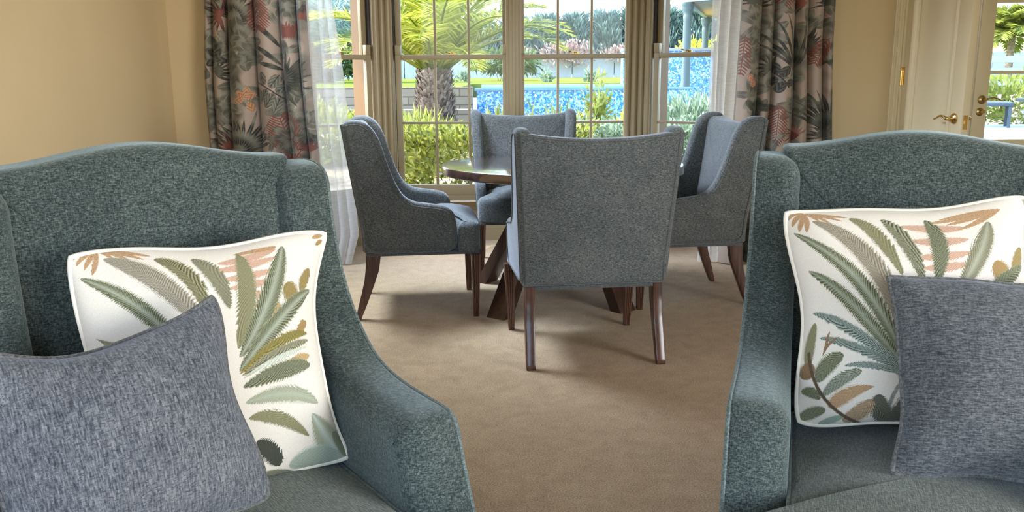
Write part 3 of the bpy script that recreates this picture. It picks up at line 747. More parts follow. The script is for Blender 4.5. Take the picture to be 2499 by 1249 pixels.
def cushion_cloth(u, v, which):
    if which == 'L': A = np.array([[148, 612], [657, -60], [72, 560]], float)
    else: A = np.array([[1900, 505], [615, -22], [36, 537]], float)
    Minv = np.linalg.inv(np.stack([A[1], A[2]], 1)); S = 620.0
    cl = Cloth(np.asarray(u)*S, np.asarray(v)*S, IVORY)
    T = lambda p: Minv@(np.array(p, float)-A[0])*S
    h = 1/5.2
    def bl(pts, w, c1, c2, **k): cl.blade([T(p) for p in pts], w*1.18, c1, c2, **{**dict(hatch=h, jag=.36), **k})
    g = dict(light=G_P)
    if which == 'L':
        for p, q in (((655, 598), (500, 626)), ((655, 618), (490, 645)), ((645, 648), (510, 668)), ((640, 672), (530, 690)), ((625, 700), (550, 712)), ((600, 728), (552, 735))): bl([p, ((p[0]+q[0])/2, (p[1]+q[1])/2+8), q], 12, PNK, (.48, .33, .25))
        for p in ((540, 603), (590, 600), (630, 597)): bl([(655, 592), p], 6, BRN, BRL)
        for t in ((158, 622), (168, 640), (188, 650), (207, 662)): bl([(222, 603), (t[0]+12, t[1]-28), t], 7, BRN, BRL)
        for t in ((262, 626), (300, 628), (330, 622), (345, 612)): bl([(222, 603), ((t[0]+222)/2, 606), t], 5, BRN, BRL)
        bl([(795, 560), (760, 572)], 8, BRN, BRL); bl([(798, 575), (778, 590)], 8, BRN, GLD)
        bl([(728, 728), (690, 682)], 26, GLD, OLV, prof='oval'); bl([(748, 702), (772, 648)], 18, GLD, OLV, prof='oval'); bl([(628, 785), (668, 728)], 17, BRL, GLD, prof='oval')
        bl([(732, 795), (775, 772)], 13, GLD, BRN, prof='oval'); bl([(700, 862), (778, 850)], 12, BRL, GLD)
        bl([(200, 800), (250, 822), (330, 838)], 13, OLV, G_L, prof='tip')
        bl([(178, 670), (330, 715), (430, 850)], 22, G_D, G_L, prof='lance', **g); bl([(236, 624), (380, 650), (480, 800)], 27, GRB, (.30, .28, .22)); bl([(352, 620), (445, 630), (480, 760)], 21, G_D, (.25, .23, .12))
        bl([(438, 614), (505, 640), (528, 740)], 21, GRB, G_L); bl([(550, 600), (598, 690), (548, 830)], 25, OLV, G_L)
        bl([(672, 592), (672, 690), (552, 850)], 30, G_D, G_L, **g); bl([(790, 700), (690, 730), (550, 880)], 26, G_D, G_L, **g)
        bl([(775, 800), (680, 790), (552, 885)], 15, (.07, .07, .02), (.25, .20, .05)); bl([(778, 815), (670, 828), (556, 890)], 13, G_D, (.30, .28, .18))
        bl([(778, 872), (690, 868), (560, 915)], 23, G_D, G_L); bl([(798, 962), (700, 915), (566, 950)], 22, G_L, G_P, **g); bl([(752, 1040), (660, 970), (575, 985)], 19, OLV, G_L)
        bl([(770, 830), (660, 845), (560, 895)], 7, (.5, .52, .46), G_P)
        bl([(598, 1040), (640, 1060), (662, 1105)], 24, (.04, .045, .04), G_D, prof='oval'); bl([(610, 1120), (700, 1128)], 12, (.05, .05, .04), G_L)
        bl([(850, 1112), (815, 1040), (768, 985)], 50, G_L, G_P, prof='ovate', light=(.42, .48, .43)); bl([(862, 1112), (780, 1080), (690, 1112)], 34, G_L, (.30, .38, .36), prof='oval')
        bl([(868, 1112), (862, 1060), (838, 1035)], 20, (.10, .12, .09), G_L, prof='oval')
    else:
        for p, q in (((2350, 556), (2190, 548)), ((2355, 588), (2210, 590)), ((2360, 622), (2225, 634)), ((2350, 650), (2240, 662))): bl([p, ((p[0]+q[0])/2, (p[1]+q[1])/2+8), q], 14, PNK, (.48, .33, .25))
        for p in ((2285, 528), (2300, 545), (2330, 560), (2360, 548), (2250, 540)): bl([(2440, 515), ((p[0]+2440)/2, p[1]-14), p], 7, BRN, BRL)
        for t in ((1910, 532), (1920, 552), (1937, 566), (1956, 567)): bl([(1957, 512), (t[0]+8, t[1]-30), t], 8, BRN, BRL)
        for t in ((1995, 536), (2025, 545), (2050, 534), (2010, 520), (2065, 524)): bl([(1957, 512), ((t[0]+1957)/2, 516), t], 5, BRN, BRL)
        bl([(2460, 700), (2425, 645)], 26, GLD, BRN, prof='oval'); bl([(2480, 680), (2505, 612)], 18, GLD, OLV, prof='oval'); bl([(2510, 655), (2380, 735)], 22, G_D, G_L)
        bl([(2405, 545), (2405, 610), (2320, 720)], 28, GRB, G_L, light=(.30, .32, .24)); bl([(2250, 528), (2300, 590), (2270, 700)], 23, G_D, G_L)
        bl([(2145, 530), (2205, 560), (2240, 700)], 21, G_D, (.25, .25, .16)); bl([(2068, 527), (2140, 550), (2190, 680)], 19, OLV, G_L)
        bl([(1975, 535), (2140, 590), (2205, 860)], 27, GRB, (.30, .27, .20)); bl([(1922, 570), (2110, 660), (2205, 905)], 23, G_D, G_L, **g)
        bl([(1947, 668), (2060, 720), (2205, 908)], 21, G_D, G_L, light=(.24, .27, .20)); bl([(1947, 772), (2060, 785), (2205, 912)], 16, G_D, (.26, .32, .29)); bl([(1970, 830), (2080, 835), (2205, 914)], 13, G_D, (.25, .31, .28)); bl([(2045, 894), (2120, 880), (2203, 917)], 10, G_D, (.28, .34, .31))
        bl([(2205, 915), (2178, 935), (2165, 990)], 5, (.15, .16, .15), (.25, .26, .24), prof='line')
        bl([(2185, 1035), (2135, 1010), (2140, 962)], 27, (.035, .038, .03), (.13, .13, .09), prof='oval'); bl([(2170, 1020), (2220, 1000), (2235, 950)], 34, (.04, .04, .03), (.12, .12, .09), prof='oval')
        bl([(1950, 905), (1938, 850), (1955, 795)], 15, OLV, G_L, prof='oval'); bl([(1955, 890), (1942, 930)], 22, (.10, .07, .035), BRN, prof='oval')
        for tip in ((2000, 812), (2028, 826)): bl([(1985, 872), (1992, 840), tip], 4, GRB, BRN)
        bl([(1980, 935), (1990, 885), (2042, 868)], 24, G_D, G_L, prof='oval'); bl([(2000, 965), (2035, 920), (2092, 905)], 19, G_D, G_P, prof='oval'); bl([(2018, 995), (2060, 950), (2128, 943)], 22, BRN, BRL, prof='ovate'); bl([(2055, 1025), (2100, 1015), (2122, 975)], 24, GRB, BRL, prof='oval')
        bl([(1992, 975), (1965, 950), (1942, 962)], 15, G_D, G_L, prof='oval'); bl([(2010, 1000), (1970, 1005), (1938, 1036)], 18, (.05, .06, .04), G_L, prof='oval'); bl([(1995, 1036), (2060, 1015)], 11, (.12, .2, .17), G_P)
        bl([(1945, 868), (1975, 985), (2105, 1038)], 4.5, (.05, .035, .02), (.09, .06, .03), prof='line')
    return cl.c
def cushion(name, label, pose, c, tilt, yaw, roll, W, Hh, T, k, n, mat, pipe, which=None, pr=.0055):
    """stuffed square cushion; k = how far top, right, bottom, left edges pull in"""
    root = empty(name)
    u = Vector((-1, 0, 0)); v = Vector((0, 0, 1)); nn = Vector((0, 1, 0))
    u, v = u*math.cos(roll)+v*math.sin(roll), v*math.cos(roll)-u*math.sin(roll)
    Rx = Matrix.Rotation(tilt, 3, 'X'); Rz = Matrix.Rotation(yaw, 3, 'Z')
    u, v, nn = [Rz@(Rx@q) for q in (u, v, nn)]
    Mt = Matrix.Identity(4)
    for i in range(3): Mt[i][0] = u[i]; Mt[i][1] = v[i]; Mt[i][2] = nn[i]; Mt[i][3] = c[i]
    root.matrix_world = Matrix.Translation((pose[0], pose[1], 0)) @ Matrix.Rotation(pose[2], 4, 'Z') @ Mt
    tag(root, label, 'cushion')
    rg = np.random.default_rng(len(label)); ph = rg.uniform(0, 6, 8)
    def pos(su, sv, side):
        kt, kr, kb, kl = k
        cu = 1-(np.abs(su)**6*np.abs(sv)**6)*.055
        ex = np.where(su > 0, kr, kl)*(1-sv**2)*np.abs(su)**1.2
        ey = np.where(sv > 0, kt, kb)*(1-su**2)*np.abs(sv)**1.2
        wob = .012*np.sin(5*sv+ph[0])*np.abs(su)**3; wob2 = .010*np.sin(5.5*su+ph[1])*np.abs(sv)**3
        X = W/2*su*cu*(1-ex)+wob*.35; Y = Hh/2*sv*cu*(1-ey)+wob2*.35
        z = T*((1-su**2)**.55*(1-sv**2)**.55)
        edge = (su**2)**3*.5+(sv**2)**3*.5
        wr = .0045*(np.sin(9*su+4*sv+ph[2])*np.abs(su)**2+np.sin(10*sv-3*su+ph[3])*np.abs(sv)**2)*(1-np.maximum(su**2, sv**2)**4)
        return np.stack([X, Y, side*(z+wr)], -1)
    a = np.sin(np.linspace(-1, 1, n)*PI/2*.94)/math.sin(PI/2*.94)
    SU, SV = np.meshgrid(a, a, indexing='ij'); Pf = pos(SU, SV, 1).reshape(-1, 3)
    Ff = grid_faces(n, n); m = 48
    a2 = np.sin(np.linspace(-1, 1, m)*PI/2*.94)/math.sin(PI/2*.94)
    U2, V2 = np.meshgrid(a2, a2, indexing='ij'); Pb = pos(U2, V2, -1).reshape(-1, 3); Fb = grid_faces(m, m)[:, ::-1]+len(Pf)
    cols = None
    if which:
        uu = np.r_[(SU.ravel()+1)/2, (1-U2.ravel())/2*0+(U2.ravel()+1)/2]; vv = np.r_[(1-SV.ravel())/2, (1-V2.ravel())/2]
        cols = cushion_cloth(uu, vv, which)
    fast_mesh('cover', np.r_[Pf, Pb], np.r_[Ff, Fb], mat, root, True, cols)
    q = np.linspace(-1, 1, 60)[:-1]; o = np.ones_like(q)
    su = np.r_[q, o, -q, -o]; sv = np.r_[-o, q, o, -q]
    MB().add(*tube(pos(su, sv, 1), pr, 8, True)).build('piping', pipe, root)
    return root
cushion('cushion', 'ivory cushion embroidered with green palm fronds, in the left armchair', LCP, (-.037, .184, .597), .239, -.134, -.002, .519, .509, .072, (.085, .225, .03, .12), 470, MT['embroidery'], MT['white_pipe'], 'L')
cushion('cushion', 'ivory cushion embroidered with green palm fronds, in the right armchair', RCP, (.023, .171, .640), .292, .115, .080, .535, .503, .072, (.10, .12, .02, .13), 470, MT['embroidery'], MT['white_pipe'], 'R')
cushion('cushion', 'plain grey chenille cushion leaning in the left armchair', LCP, (.1875, .4045, .586), .40, .083, .053, .425, .394, .095, (.30, .10, .06, .10), 90, MT['greyV'], MT['grey_pipe'])
cushion('cushion', 'plain grey chenille cushion leaning in the right armchair', RCP, (-.126, .330, .555), .441, .195, -.022, .431, .422, .085, (.08, .10, .06, .16), 90, MT['greyH'], MT['grey_pipe'])

# ================================================================== CURTAINS
CB = (.335, .255, .20); KG, KM, KL = (.030, .030, .023), (.088, .085, .062), (.185, .175, .135); RST, RSL = (.18, .062, .042), (.30, .145, .105); DRK = (.05, .022, .022)
def hosta(cl, c, r, n, a0, a1, col=(KM, KL), w=.46, rg=None):
    for i in range(n):
        a = a0+(a1-a0)*(i+.5)/n+rg.uniform(-.5, .5); l = r*rg.uniform(.8, 1.3); c = (c[0]+r*rg.uniform(-.16, .16), c[1]+r*rg.uniform(-.16, .16)); t = (c[0]+l*math.cos(a), c[1]-l*math.sin(a)); m = ((c[0]+t[0])/2+rg.uniform(-6, 6), (c[1]+t[1])/2+rg.uniform(-6, 6))
        s = rg.uniform(.75, 1.25); cl.blade([c, m, t], r*w*.5, np.array(col[0])*s, np.array(col[1])*s, 1/30., 'oval', rib=np.array(col[1])*s*1.15, slant=.8, alpha=.85)
def spikes(cl, c, r, n, a0, a1, w, c1, c2, rg, bend=.12):
    for i in range(n):
        a = a0+(a1-a0)*(i+.5)/n; l = r*rg.uniform(.75, 1.12); t = (c[0]+l*math.cos(a), c[1]-l*math.sin(a)); d = (t[0]-c[0], t[1]-c[1])
        cl.blade([c, ((c[0]+t[0])/2-d[1]*bend, (c[1]+t[1])/2+d[0]*bend), t], w*.52*rg.uniform(.8, 1.2), c1, c2, 1/40., 'spike', rib=np.array(c2)*1.3)
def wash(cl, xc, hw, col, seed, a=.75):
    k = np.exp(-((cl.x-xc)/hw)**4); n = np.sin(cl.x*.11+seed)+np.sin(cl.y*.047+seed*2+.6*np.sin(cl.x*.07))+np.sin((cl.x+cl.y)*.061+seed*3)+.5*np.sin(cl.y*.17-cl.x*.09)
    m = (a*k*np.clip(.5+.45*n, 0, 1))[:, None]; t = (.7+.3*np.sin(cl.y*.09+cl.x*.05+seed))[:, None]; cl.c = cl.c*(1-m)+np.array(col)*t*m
def paint_curtain(x, y, which):
    cl = Cloth(x, y, CB)
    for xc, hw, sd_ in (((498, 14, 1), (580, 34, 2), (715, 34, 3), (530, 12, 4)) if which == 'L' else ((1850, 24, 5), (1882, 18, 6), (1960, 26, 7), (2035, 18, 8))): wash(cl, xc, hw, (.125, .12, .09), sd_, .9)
    rg = np.random.default_rng(3 if which == 'L' else 5); T = 320
    for row in (-2, -1, 0, 1, 2, 3):
        o = row*T
        P = lambda a, b: (a, b+o)
        H = lambda c, r, n, a0, a1, **k: hosta(cl, P(*c), r, n, R(a0), R(a1), rg=rg, **k)
        SPK = lambda c, r, n, a0, a1, w, c1=KG, c2=KM: spikes(cl, P(*c), r, n, R(a0), R(a1), w, c1, c2, rg)
        if which == 'L':
            H((500, 120), 48, 7, 0, 360); H((500, 260), 52, 8, 0, 360); H((498, 40), 36, 5, 0, 360)
            H((575, 110), 62, 9, 0, 360); H((585, 165), 50, 7, 0, 360); H((575, 210), 48, 6, 180, 360); H((530, 262), 45, 7, 0, 360)
            H((720, 260), 55, 9, 0, 360); H((725, 310), 48, 7, 0, 360); H((705, 20), 44, 7, 0, 360); H((720, 335), 40, 5, 180, 360, col=(KG, KM)); H((700, 130), 38, 5, 0, 180); H((655, 345), 30, 4, 0, 360)
            SPK((541, 45), 50, 9, 70, 290, 6, DRK, RST); SPK((567, 372), 112, 13, 15, 165, 9, KG, KL); SPK((567, 372), 62, 8, -80, 20, 8)
            SPK((684, 193), 74, 12, -85, 88, 9, (.028, .03, .022), KM); SPK((742, 372), 34, 8, 30, 180, 5, DRK, RST); SPK((515, 175), 46, 7, -40, 70, 6); SPK((500, 190), 40, 6, 100, 200, 6)
            for a, b_, c in (((612, 62), (655, 72), (679, 118)), ((618, 114), (650, 125), (680, 160)), ((630, 155), (660, 160), (682, 172)), ((505, 90), (520, 95), (535, 125)), ((508, 130), (525, 110), (540, 105))): cl.blade([P(*a), P(*b_), P(*c)], 6, KG, KM, 1/30., 'lance')
            if row == 0: cl.fern([P(631, -14), P(634, 30), P(635, 74)], 40, 12, RST, RSL, 2.1, .85)
            if row != -1: cl.fern([P(700, 402), P(690, 345), P(672, 288)], 54, 15, RST, RSL, 2.3, .9)
            cl.blade([P(620, 202), P(650, 212), P(682, 242)], 1.6, DRK, prof='line')
            for a, c, w in (((640, 208), (634, 176), 11), ((655, 215), (676, 184), 12), ((648, 218), (628, 248), 11), ((664, 228), (640, 262), 12), ((676, 238), (662, 275), 12), ((668, 226), (690, 208), 10)): cl.blade([P(*a), P(*c)], w, KM, KL, 1/12., 'oval', rib=KG)
            for a, c in (((590, 240), (572, 222)), ((592, 240), (598, 212)), ((592, 242), (612, 226)), ((588, 245), (566, 244)), ((597, 248), (606, 272))): cl.blade([P(*a), P(*c)], 8, (.30, .13, .06), (.45, .25, .14), 1/10., 'oval')
            for i in range(7): cl.blade([P(690+i*4, 98), P(688+i*5, 78), P(684+i*6, 56+4*(i % 3))], 3.2, RST, RSL, 0, 'lance')
            for a, c in (((520, 140), (498, 118)), ((520, 142), (536, 118)), ((516, 146), (496, 160)), ((522, 146), (545, 150))): cl.blade([P(*a), P(*c)], 8, KG, KM, 1/14., 'oval')
        else:
            H((1852, 90), 50, 8, 0, 360); H((1848, 165), 46, 7, 0, 360); H((1878, 85), 48, 7, 0, 360); H((1870, 130), 40, 5, 180, 360); H((2035, 60), 42, 6, 0, 360); H((2035, 135), 46, 7, 0, 360, col=(KG, KL)); H((1955, 265), 46, 7, 0, 360); H((1935, 215), 36, 5, 0, 360); H((1845, 240), 38, 6, 0, 360); H((1862, 285), 42, 6, 0, 360, col=(KG, KM)); H((1900, 30), 30, 4, 0, 360); H((1972, 80), 36, 5, 0, 180)
            SPK((1846, 22), 42, 11, -10, 190, 5); SPK((2023, 26), 46, 12, -20, 200, 5); SPK((1942, 182), 138, 8, 62, 150, 7, KG, KM); SPK((2032, 336), 128, 12, 48, 158, 8); SPK((2032, 336), 48, 8, -20, 200, 5); SPK((1890, 175), 40, 8, 60, 240, 5); SPK((1954, 340), 36, 8, 20, 190, 4.5, RST, RSL); SPK((1972, 120), 46, 9, -80, 80, 7, KG, KM)
            SPK((1965, 20), 44, 6, 150, 240, 4, DRK, RST)
            cl.fern([P(1911, 262), P(1911, 310), P(1906, 360)], 32, 14, RST, RSL, 1.9, .9); cl.fern([P(2025, 105), P(2005, 130), P(1992, 165)], 32, 11, RST, RSL, 1.9, .9); cl.fern([P(1825, 95), P(1822, 140), P(1818, 190)], 24, 12, RST, RSL, 1.8, .9)
            cl.blade([P(1888, 178), P(1912, 195), P(1930, 222)], 1.6, DRK, prof='line')
            for a, c, w in (((1905, 190), (1895, 160), 10), ((1910, 195), (1930, 172), 11), ((1905, 198), (1888, 215), 10), ((1918, 208), (1905, 235), 11), ((1925, 216), (1942, 205), 9)): cl.blade([P(*a), P(*c)], w, KG, KM, 1/12., 'oval', rib=DRK)
            for a, c in (((1842, 205), (1835, 190)), ((1842, 206), (1852, 218)), ((2044, 200), (2040, 186)), ((2044, 204), (2050, 220))): cl.blade([P(*a), P(*c)], 8, (.36, .13, .09), (.48, .26, .16), 1/10., 'oval')
    return cl.c
def curtain(name, label, valleys, dep, edge_l, edge_r, y0, zt, zb, px0, pxk, which, mat, n=360, nz=720, seed=0, sway=.004, piece=True):
    """hanging cloth with deep folds; valleys = fold bottoms as fractions of the width"""
    rg = np.random.default_rng(seed)
    u = np.linspace(0, 1, n); z = np.concatenate([np.linspace(zb, .55, nz//8, endpoint=False), np.linspace(.55, 1.72, nz-2*(nz//8), endpoint=False), np.linspace(1.72, zt, nz//8)]); U, Z = np.meshgrid(u, z, indexing='ij')
    va = np.array(valleys); D = np.zeros(n)
    for i in range(len(va)-1):
        m = (u >= va[i]) & (u <= va[i+1]); t = (u[m]-va[i])/(va[i+1]-va[i]); D[m] = (1.35 if which else 1)*dep[i]*np.sin(PI*t)**.55
    xl = np.interp(Z, *edge_l); xr = np.interp(Z, *edge_r)
    amp = 1-.25*np.clip((Z-1.2)/1.2, 0, 1)
    X = xl+(xr-xl)*U+sway*np.sin(3.1*Z+6*U+seed)+.010*np.sin(1.7*Z+9*U)*np.clip(1.2-Z, 0, 1)
    Y = y0-D[:, None]*amp+.006*np.sin(4*Z+7*U+seed)
    V = np.stack([X, Y, Z], -1).reshape(-1, 3); cols = None
    if which:
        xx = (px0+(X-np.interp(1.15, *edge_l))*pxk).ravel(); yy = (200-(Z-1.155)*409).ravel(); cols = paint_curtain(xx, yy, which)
    o = fast_mesh(name, V, grid_faces(n, nz), mat, None, True, cols); return tag(o, label, 'curtain')
XLp = lambda px: (px-485)/267.
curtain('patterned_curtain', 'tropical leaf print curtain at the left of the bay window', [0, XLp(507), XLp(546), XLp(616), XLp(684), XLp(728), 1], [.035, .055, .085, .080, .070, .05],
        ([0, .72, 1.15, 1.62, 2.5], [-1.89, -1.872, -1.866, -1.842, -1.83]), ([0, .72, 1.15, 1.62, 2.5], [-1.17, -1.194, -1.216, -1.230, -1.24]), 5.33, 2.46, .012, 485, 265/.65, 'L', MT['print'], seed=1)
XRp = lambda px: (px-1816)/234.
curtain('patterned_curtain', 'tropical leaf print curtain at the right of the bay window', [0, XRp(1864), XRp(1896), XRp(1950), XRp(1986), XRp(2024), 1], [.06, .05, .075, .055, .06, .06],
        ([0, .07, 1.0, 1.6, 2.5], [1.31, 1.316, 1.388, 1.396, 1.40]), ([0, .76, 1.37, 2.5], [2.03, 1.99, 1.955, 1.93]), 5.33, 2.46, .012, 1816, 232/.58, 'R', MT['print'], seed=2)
curtain('sheer_curtain', 'white sheer voile curtain beside the left patterned curtain', [0, .22, .5, .70, .84, 1], [.03, .04, .03, .035, .02],
        ([0, 2.5], [-1.42, -1.38]), ([0, .2, .55, .93, 1.3, 1.62, 2.5], [-1.03, -.965, -.975, -1.015, -1.05, -1.085, -1.16]), 5.36, 2.44, .008, 0, 0, None, MT['sheer'], 90, 120, 4, .012)
curtain('sheer_curtain', 'white sheer voile curtain beside the right patterned curtain', [0, .16, .34, .52, .75, 1], [.03, .035, .03, .04, .03],
        ([0, 1.2, 2.5], [1.19, 1.225, 1.25]), ([0, 2.5], [1.56, 1.52]), 5.36, 2.44, .008, 0, 0, None, MT['sheer'], 90, 120, 6, .008)
rod = empty('curtain_rod', (0, 5.31, 2.49)); tag(rod, 'brass curtain rod across the bay opening above the picture', 'curtain rod')
MB().add(*tube([(-2.0, 0, 0), (2.08, 0, 0)], .014, 12)).build('rod', MT['brass_dark'], rod)
for x in (-2.02, 2.10): MB().add(*lathe([(.012, -.03), (.028, -.01), (.03, .005), (.02, .025), (.004, .032)], 16, 'x', (x, 0, 0))).build('finial', MT['brass_dark'], rod)
for x in (-1.95, 2.03): MB().box(x-.01, x+.01, .0, .11, -.012, .012).build('bracket', MT['brass_dark'], rod)

# ================================================================== THE GARDEN
MT['lawn'] = m_ground('sunlit_lawn', [(.085, .12, .022), (.125, .165, .03), (.17, .20, .045)], 9)
MT['soil'] = m_ground('mulch_and_gravel', [(.16, .12, .08), (.30, .25, .18), (.42, .37, .28)], 14)
MT['stone'] = m_blocks('stone_blocks', (.20, .175, .145), (.25, .225, .19), (.10, .085, .07), 1.0, .55, .13, .010)
MT['coping'] = m_plain('white_coping', (.40, .40, .39), .6, 0, .04)
MT['mosaic'] = m_mosaic('blue_pool_mosaic'); MT['water'] = m_plain('pool_water', (.02, .17, .36), .95, 0, .1, .0); MT['poolrim'] = m_plain('pale_blue_pool_rim', (.16, .30, .38), .9, 0, .08, 0)
MT['fence'] = m_plain('pale_blue_grey_fence', (.30, .33, .35), .7, 0, .10)
MT['post'] = m_plain('pale_green_grey_paint', (.085, .12, .115), .5, 0, .04)
MT['soffit'] = m_plain('peach_soffit_boards', (.80, .50, .25), .7, 0, .04)
MT['fascia'] = m_plain('pale_green_fascia', (.34, .40, .34), .6, 0, .03)
MT['bark'] = m_ground('palm_bark', [(.10, .07, .05), (.26, .19, .15), (.42, .33, .27)], 16)
MT['stem'] = m_plain('grey_brown_bark', (.20, .15, .10), .8, 0, .2)
MT['deck'] = m_plain('white_painted_boards', (.25, .285, .35), .5, 0, .04)
MT['outdoor'] = m_plain('dark_blue_grey_frame', (.035, .055, .07), .5, 0, .1)
MT['white'] = m_plain('white_paint', (.40, .41, .42), .5, 0, .03)
LF = {
 'hedge': m_leaf('hedge_leaf', [(.07, .085, .015), (.16, .19, .025), (.28, .31, .045), (.42, .42, .12)], .45),
 'feather': m_leaf('feathery_leaf', [(.16, .19, .03), (.29, .33, .06), (.44, .46, .12)], .45),
 'grey': m_leaf('grey_green_leaf', [(.10, .16, .10), (.22, .31, .20), (.40, .48, .34)], .4),
 'yellow': m_leaf('golden_leaf', [(.36, .38, .04), (.58, .56, .07), (.70, .66, .18)], .45),
 'cypress': m_leaf('conifer_spray', [(.04, .085, .082), (.085, .155, .148), (.15, .235, .215), (.28, .37, .28)], .25, .7),
 'palm': m_leaf('palm_leaflet', [(.13, .18, .02), (.28, .33, .03), (.46, .45, .045), (.60, .56, .14)], .5, .4),
 'bluepalm': m_leaf('blue_palm_leaflet', [(.16, .26, .24), (.28, .40, .38), (.44, .54, .50)], .4, .5),
 'pink': m_leaf('pale_pink_blossom', [(.24, .14, .14), (.34, .22, .19), (.46, .36, .30)], .3),
 'boot': m_leaf('palm_leaf_base', [(.07, .045, .035), (.19, .14, .115), (.36, .29, .25)], .05, .8),
 'dark': m_leaf('dark_leaf', [(.03, .06, .02), (.08, .14, .04), (.16, .24, .06)], .3),
}
def ground(name, x0, x1, y0, y1, z0, z1, mat, kind='structure'):
    o = MB().add([(x0, y0, z0), (x1, y0, z0), (x1, y1, z1), (x0, y1, z1)]+[(x0, y0, z0-.3), (x1, y0, z0-.3), (x1, y1, z1-.3), (x0, y1, z1-.3)],
                 [(0, 1, 2, 3), (7, 6, 5, 4), (0, 4, 5, 1), (1, 5, 6, 2), (2, 6, 7, 3), (3, 7, 4, 0)]).build(name, mat, smooth=False)
    return struct(o)
ground('garden_bed', -12, 12, 6.36, 14.0, .05, .40, MT['soil'])
ground('lawn', -30, 40, 19.25, 40, 1.09, 1.28, MT['lawn'])
ground('lawn_side', -30, -.86, 14.2, 19.26, 1.05, 1.09, MT['lawn'])
b = MB().box(-14, -.62, 13.9, 14.25, 0, 1.06).box(-14, -.62, 13.3, 13.9, 0, .72)
struct(b.build('retaining_wall', MT['stone'], smooth=False), 'tiered stone retaining wall behind the palm', 'retaining wall')
pool = empty('swimming_pool', (.2, 15, 0)); tag(pool, 'raised swimming pool faced with blue mosaic, beyond the wide windows', 'pool')
b = MB().box(-.78, 2.9, -.25, 0, .2, .99); b.build('mosaic_wall', MT['mosaic'], pool, smooth=False)
MB().box(-.82, 2.9, -.28, .04, .99, 1.03).build('near_coping', MT['poolrim'], pool, smooth=False)
MB().box(-.78, 2.9, .04, 3.2, .7, 1.02).build('water', MT['water'], pool, smooth=False)
MB().box(-.82, 2.9, 3.2, 3.5, .7, 1.08).build('coping', MT['coping'], pool, smooth=False)
fw_ = empty('water_wall', (0, 18.8, 0)); tag(fw_, 'tall blue mosaic water wall behind the pavilion columns', 'wall')
MB().box(2.42, 6.6, 0, .4, .6, 1.76).build('mosaic_face', MT['mosaic'], fw_, smooth=False)
MB().box(2.40, 6.62, -.04, .44, 1.76, 1.82).build('coping', MT['coping'], fw_, smooth=False)
fe = empty('garden_fence', (0, 39.5, 0)); tag(fe, 'pale blue-grey fence running behind the lawn', 'fence')
for i in range(26):
    MB().box(-16.2+i*1.9, -14.34+i*1.9, 0, .08, 1.2, 2.28+.03*(i % 2)).build('fence_panel', MT['fence'], fe, smooth=False)
def leaves(P, D, l, wd, rg, fold=0):
    """many small leaf blades: base points P, directions D (unit), length l, width wd"""
    n = len(P); r = rg.normal(size=(n, 3)); s = np.cross(D, r); s /= np.linalg.norm(s, axis=1)[:, None]+1e-9
    l = np.asarray(l).reshape(-1, 1)*np.ones((n, 1)); wd = np.asarray(wd).reshape(-1, 1)*np.ones((n, 1))
    V = np.stack([P, P+D*l*.5+s*wd*.5, P+D*l, P+D*l*.5-s*wd*.5], 1).reshape(-1, 3)
    F = np.arange(n*4).reshape(-1, 4); return V, F
def unit(v): return v/(np.linalg.norm(v, axis=-1, keepdims=True)+1e-9)
def bush(name, label, cat, c, rad, n, l, wd, mat, seed, upw=.4, group=None, shell=.55, boxy=False, stem=True):
    rg = np.random.default_rng(seed); root = empty(name, (c[0], c[1], 0)); tag(root, label, cat, group)
    d = unit(rg.normal(size=(n, 3)))
    if boxy: d = rg.uniform(-1, 1, (n, 3)); ax = rg.integers(0, 3, n); d[np.arange(n), ax] = np.sign(d[np.arange(n), ax])*rg.uniform(.8, 1, n); d[:, 2] = np.where((ax == 2), np.abs(d[:, 2]), d[:, 2])
    rr = rg.uniform(shell, 1, (n, 1)); lump = 1+.12*np.sin(d[:, :1]*5+seed)+.10*np.sin(d[:, 1:2]*7+d[:, 2:]*6)
    P = d*rr*lump*np.array(rad)+np.array([0, 0, c[2]])
    D = unit(d*.7+rg.normal(size=(n, 3))*.6+np.array([0, 0, upw]))
    k = P[:, 2] > .06
    V, F = leaves(P[k], D[k], rg.uniform(.7, 1.3, k.sum())*l, rg.uniform(.7, 1.3, k.sum())*wd, rg)
    fast_mesh('foliage', V, F, mat, root)
    if stem:
        b = MB(); zt = c[2]+rad[2]*.3
        for i in range(4): b.add(*tube([(rg.uniform(-.05, .05), rg.uniform(-.05, .05), 0), (rg.uniform(-.3, .3)*rad[0], rg.uniform(-.3, .3)*rad[1], zt*.5), (rg.uniform(-.6, .6)*rad[0], rg.uniform(-.6, .6)*rad[1], zt)], [.018, .012, .006], 6))
        b.build('stems', MT['stem'], root)
    return root
bush('clipped_hedge', 'clipped yellow-green hedge just outside the wide palm window', 'hedge', (-.25, 8.1, .33), (1.05, .45, .42), 9000, .060, .030, LF['hedge'], 11, .5, boxy=True)
bush('clipped_hedge', 'low green hedge outside the window with the conifers', 'hedge', (1.55, 8.6, .36), (.85, .4, .38), 6000, .060, .030, LF['grey'], 12, .5, boxy=True)
G = 'feathery shrubs outside the windows'
bush('feathery_shrub', 'pale feathery shrub in front of the palm trunk, left of it', 'shrub', (-1.0, 9.5, .40), (.46, .38, .33), 1300, .20, .022, LF['feather'], 21, 1.0)
bush('feathery_shrub', 'pale feathery shrub in front of the palm trunk, right of it', 'shrub', (-.02, 9.8, .40), (.46, .38, .33), 1200, .20, .022, LF['feather'], 22, 1.0)
bush('feathery_shrub', 'wispy pale shrub against the blue pool wall, below the sash latch', 'shrub', (.55, 10.2, .46), (.65, .35, .36), 330, .24, .018, LF['feather'], 23, 1.2, shell=.2)
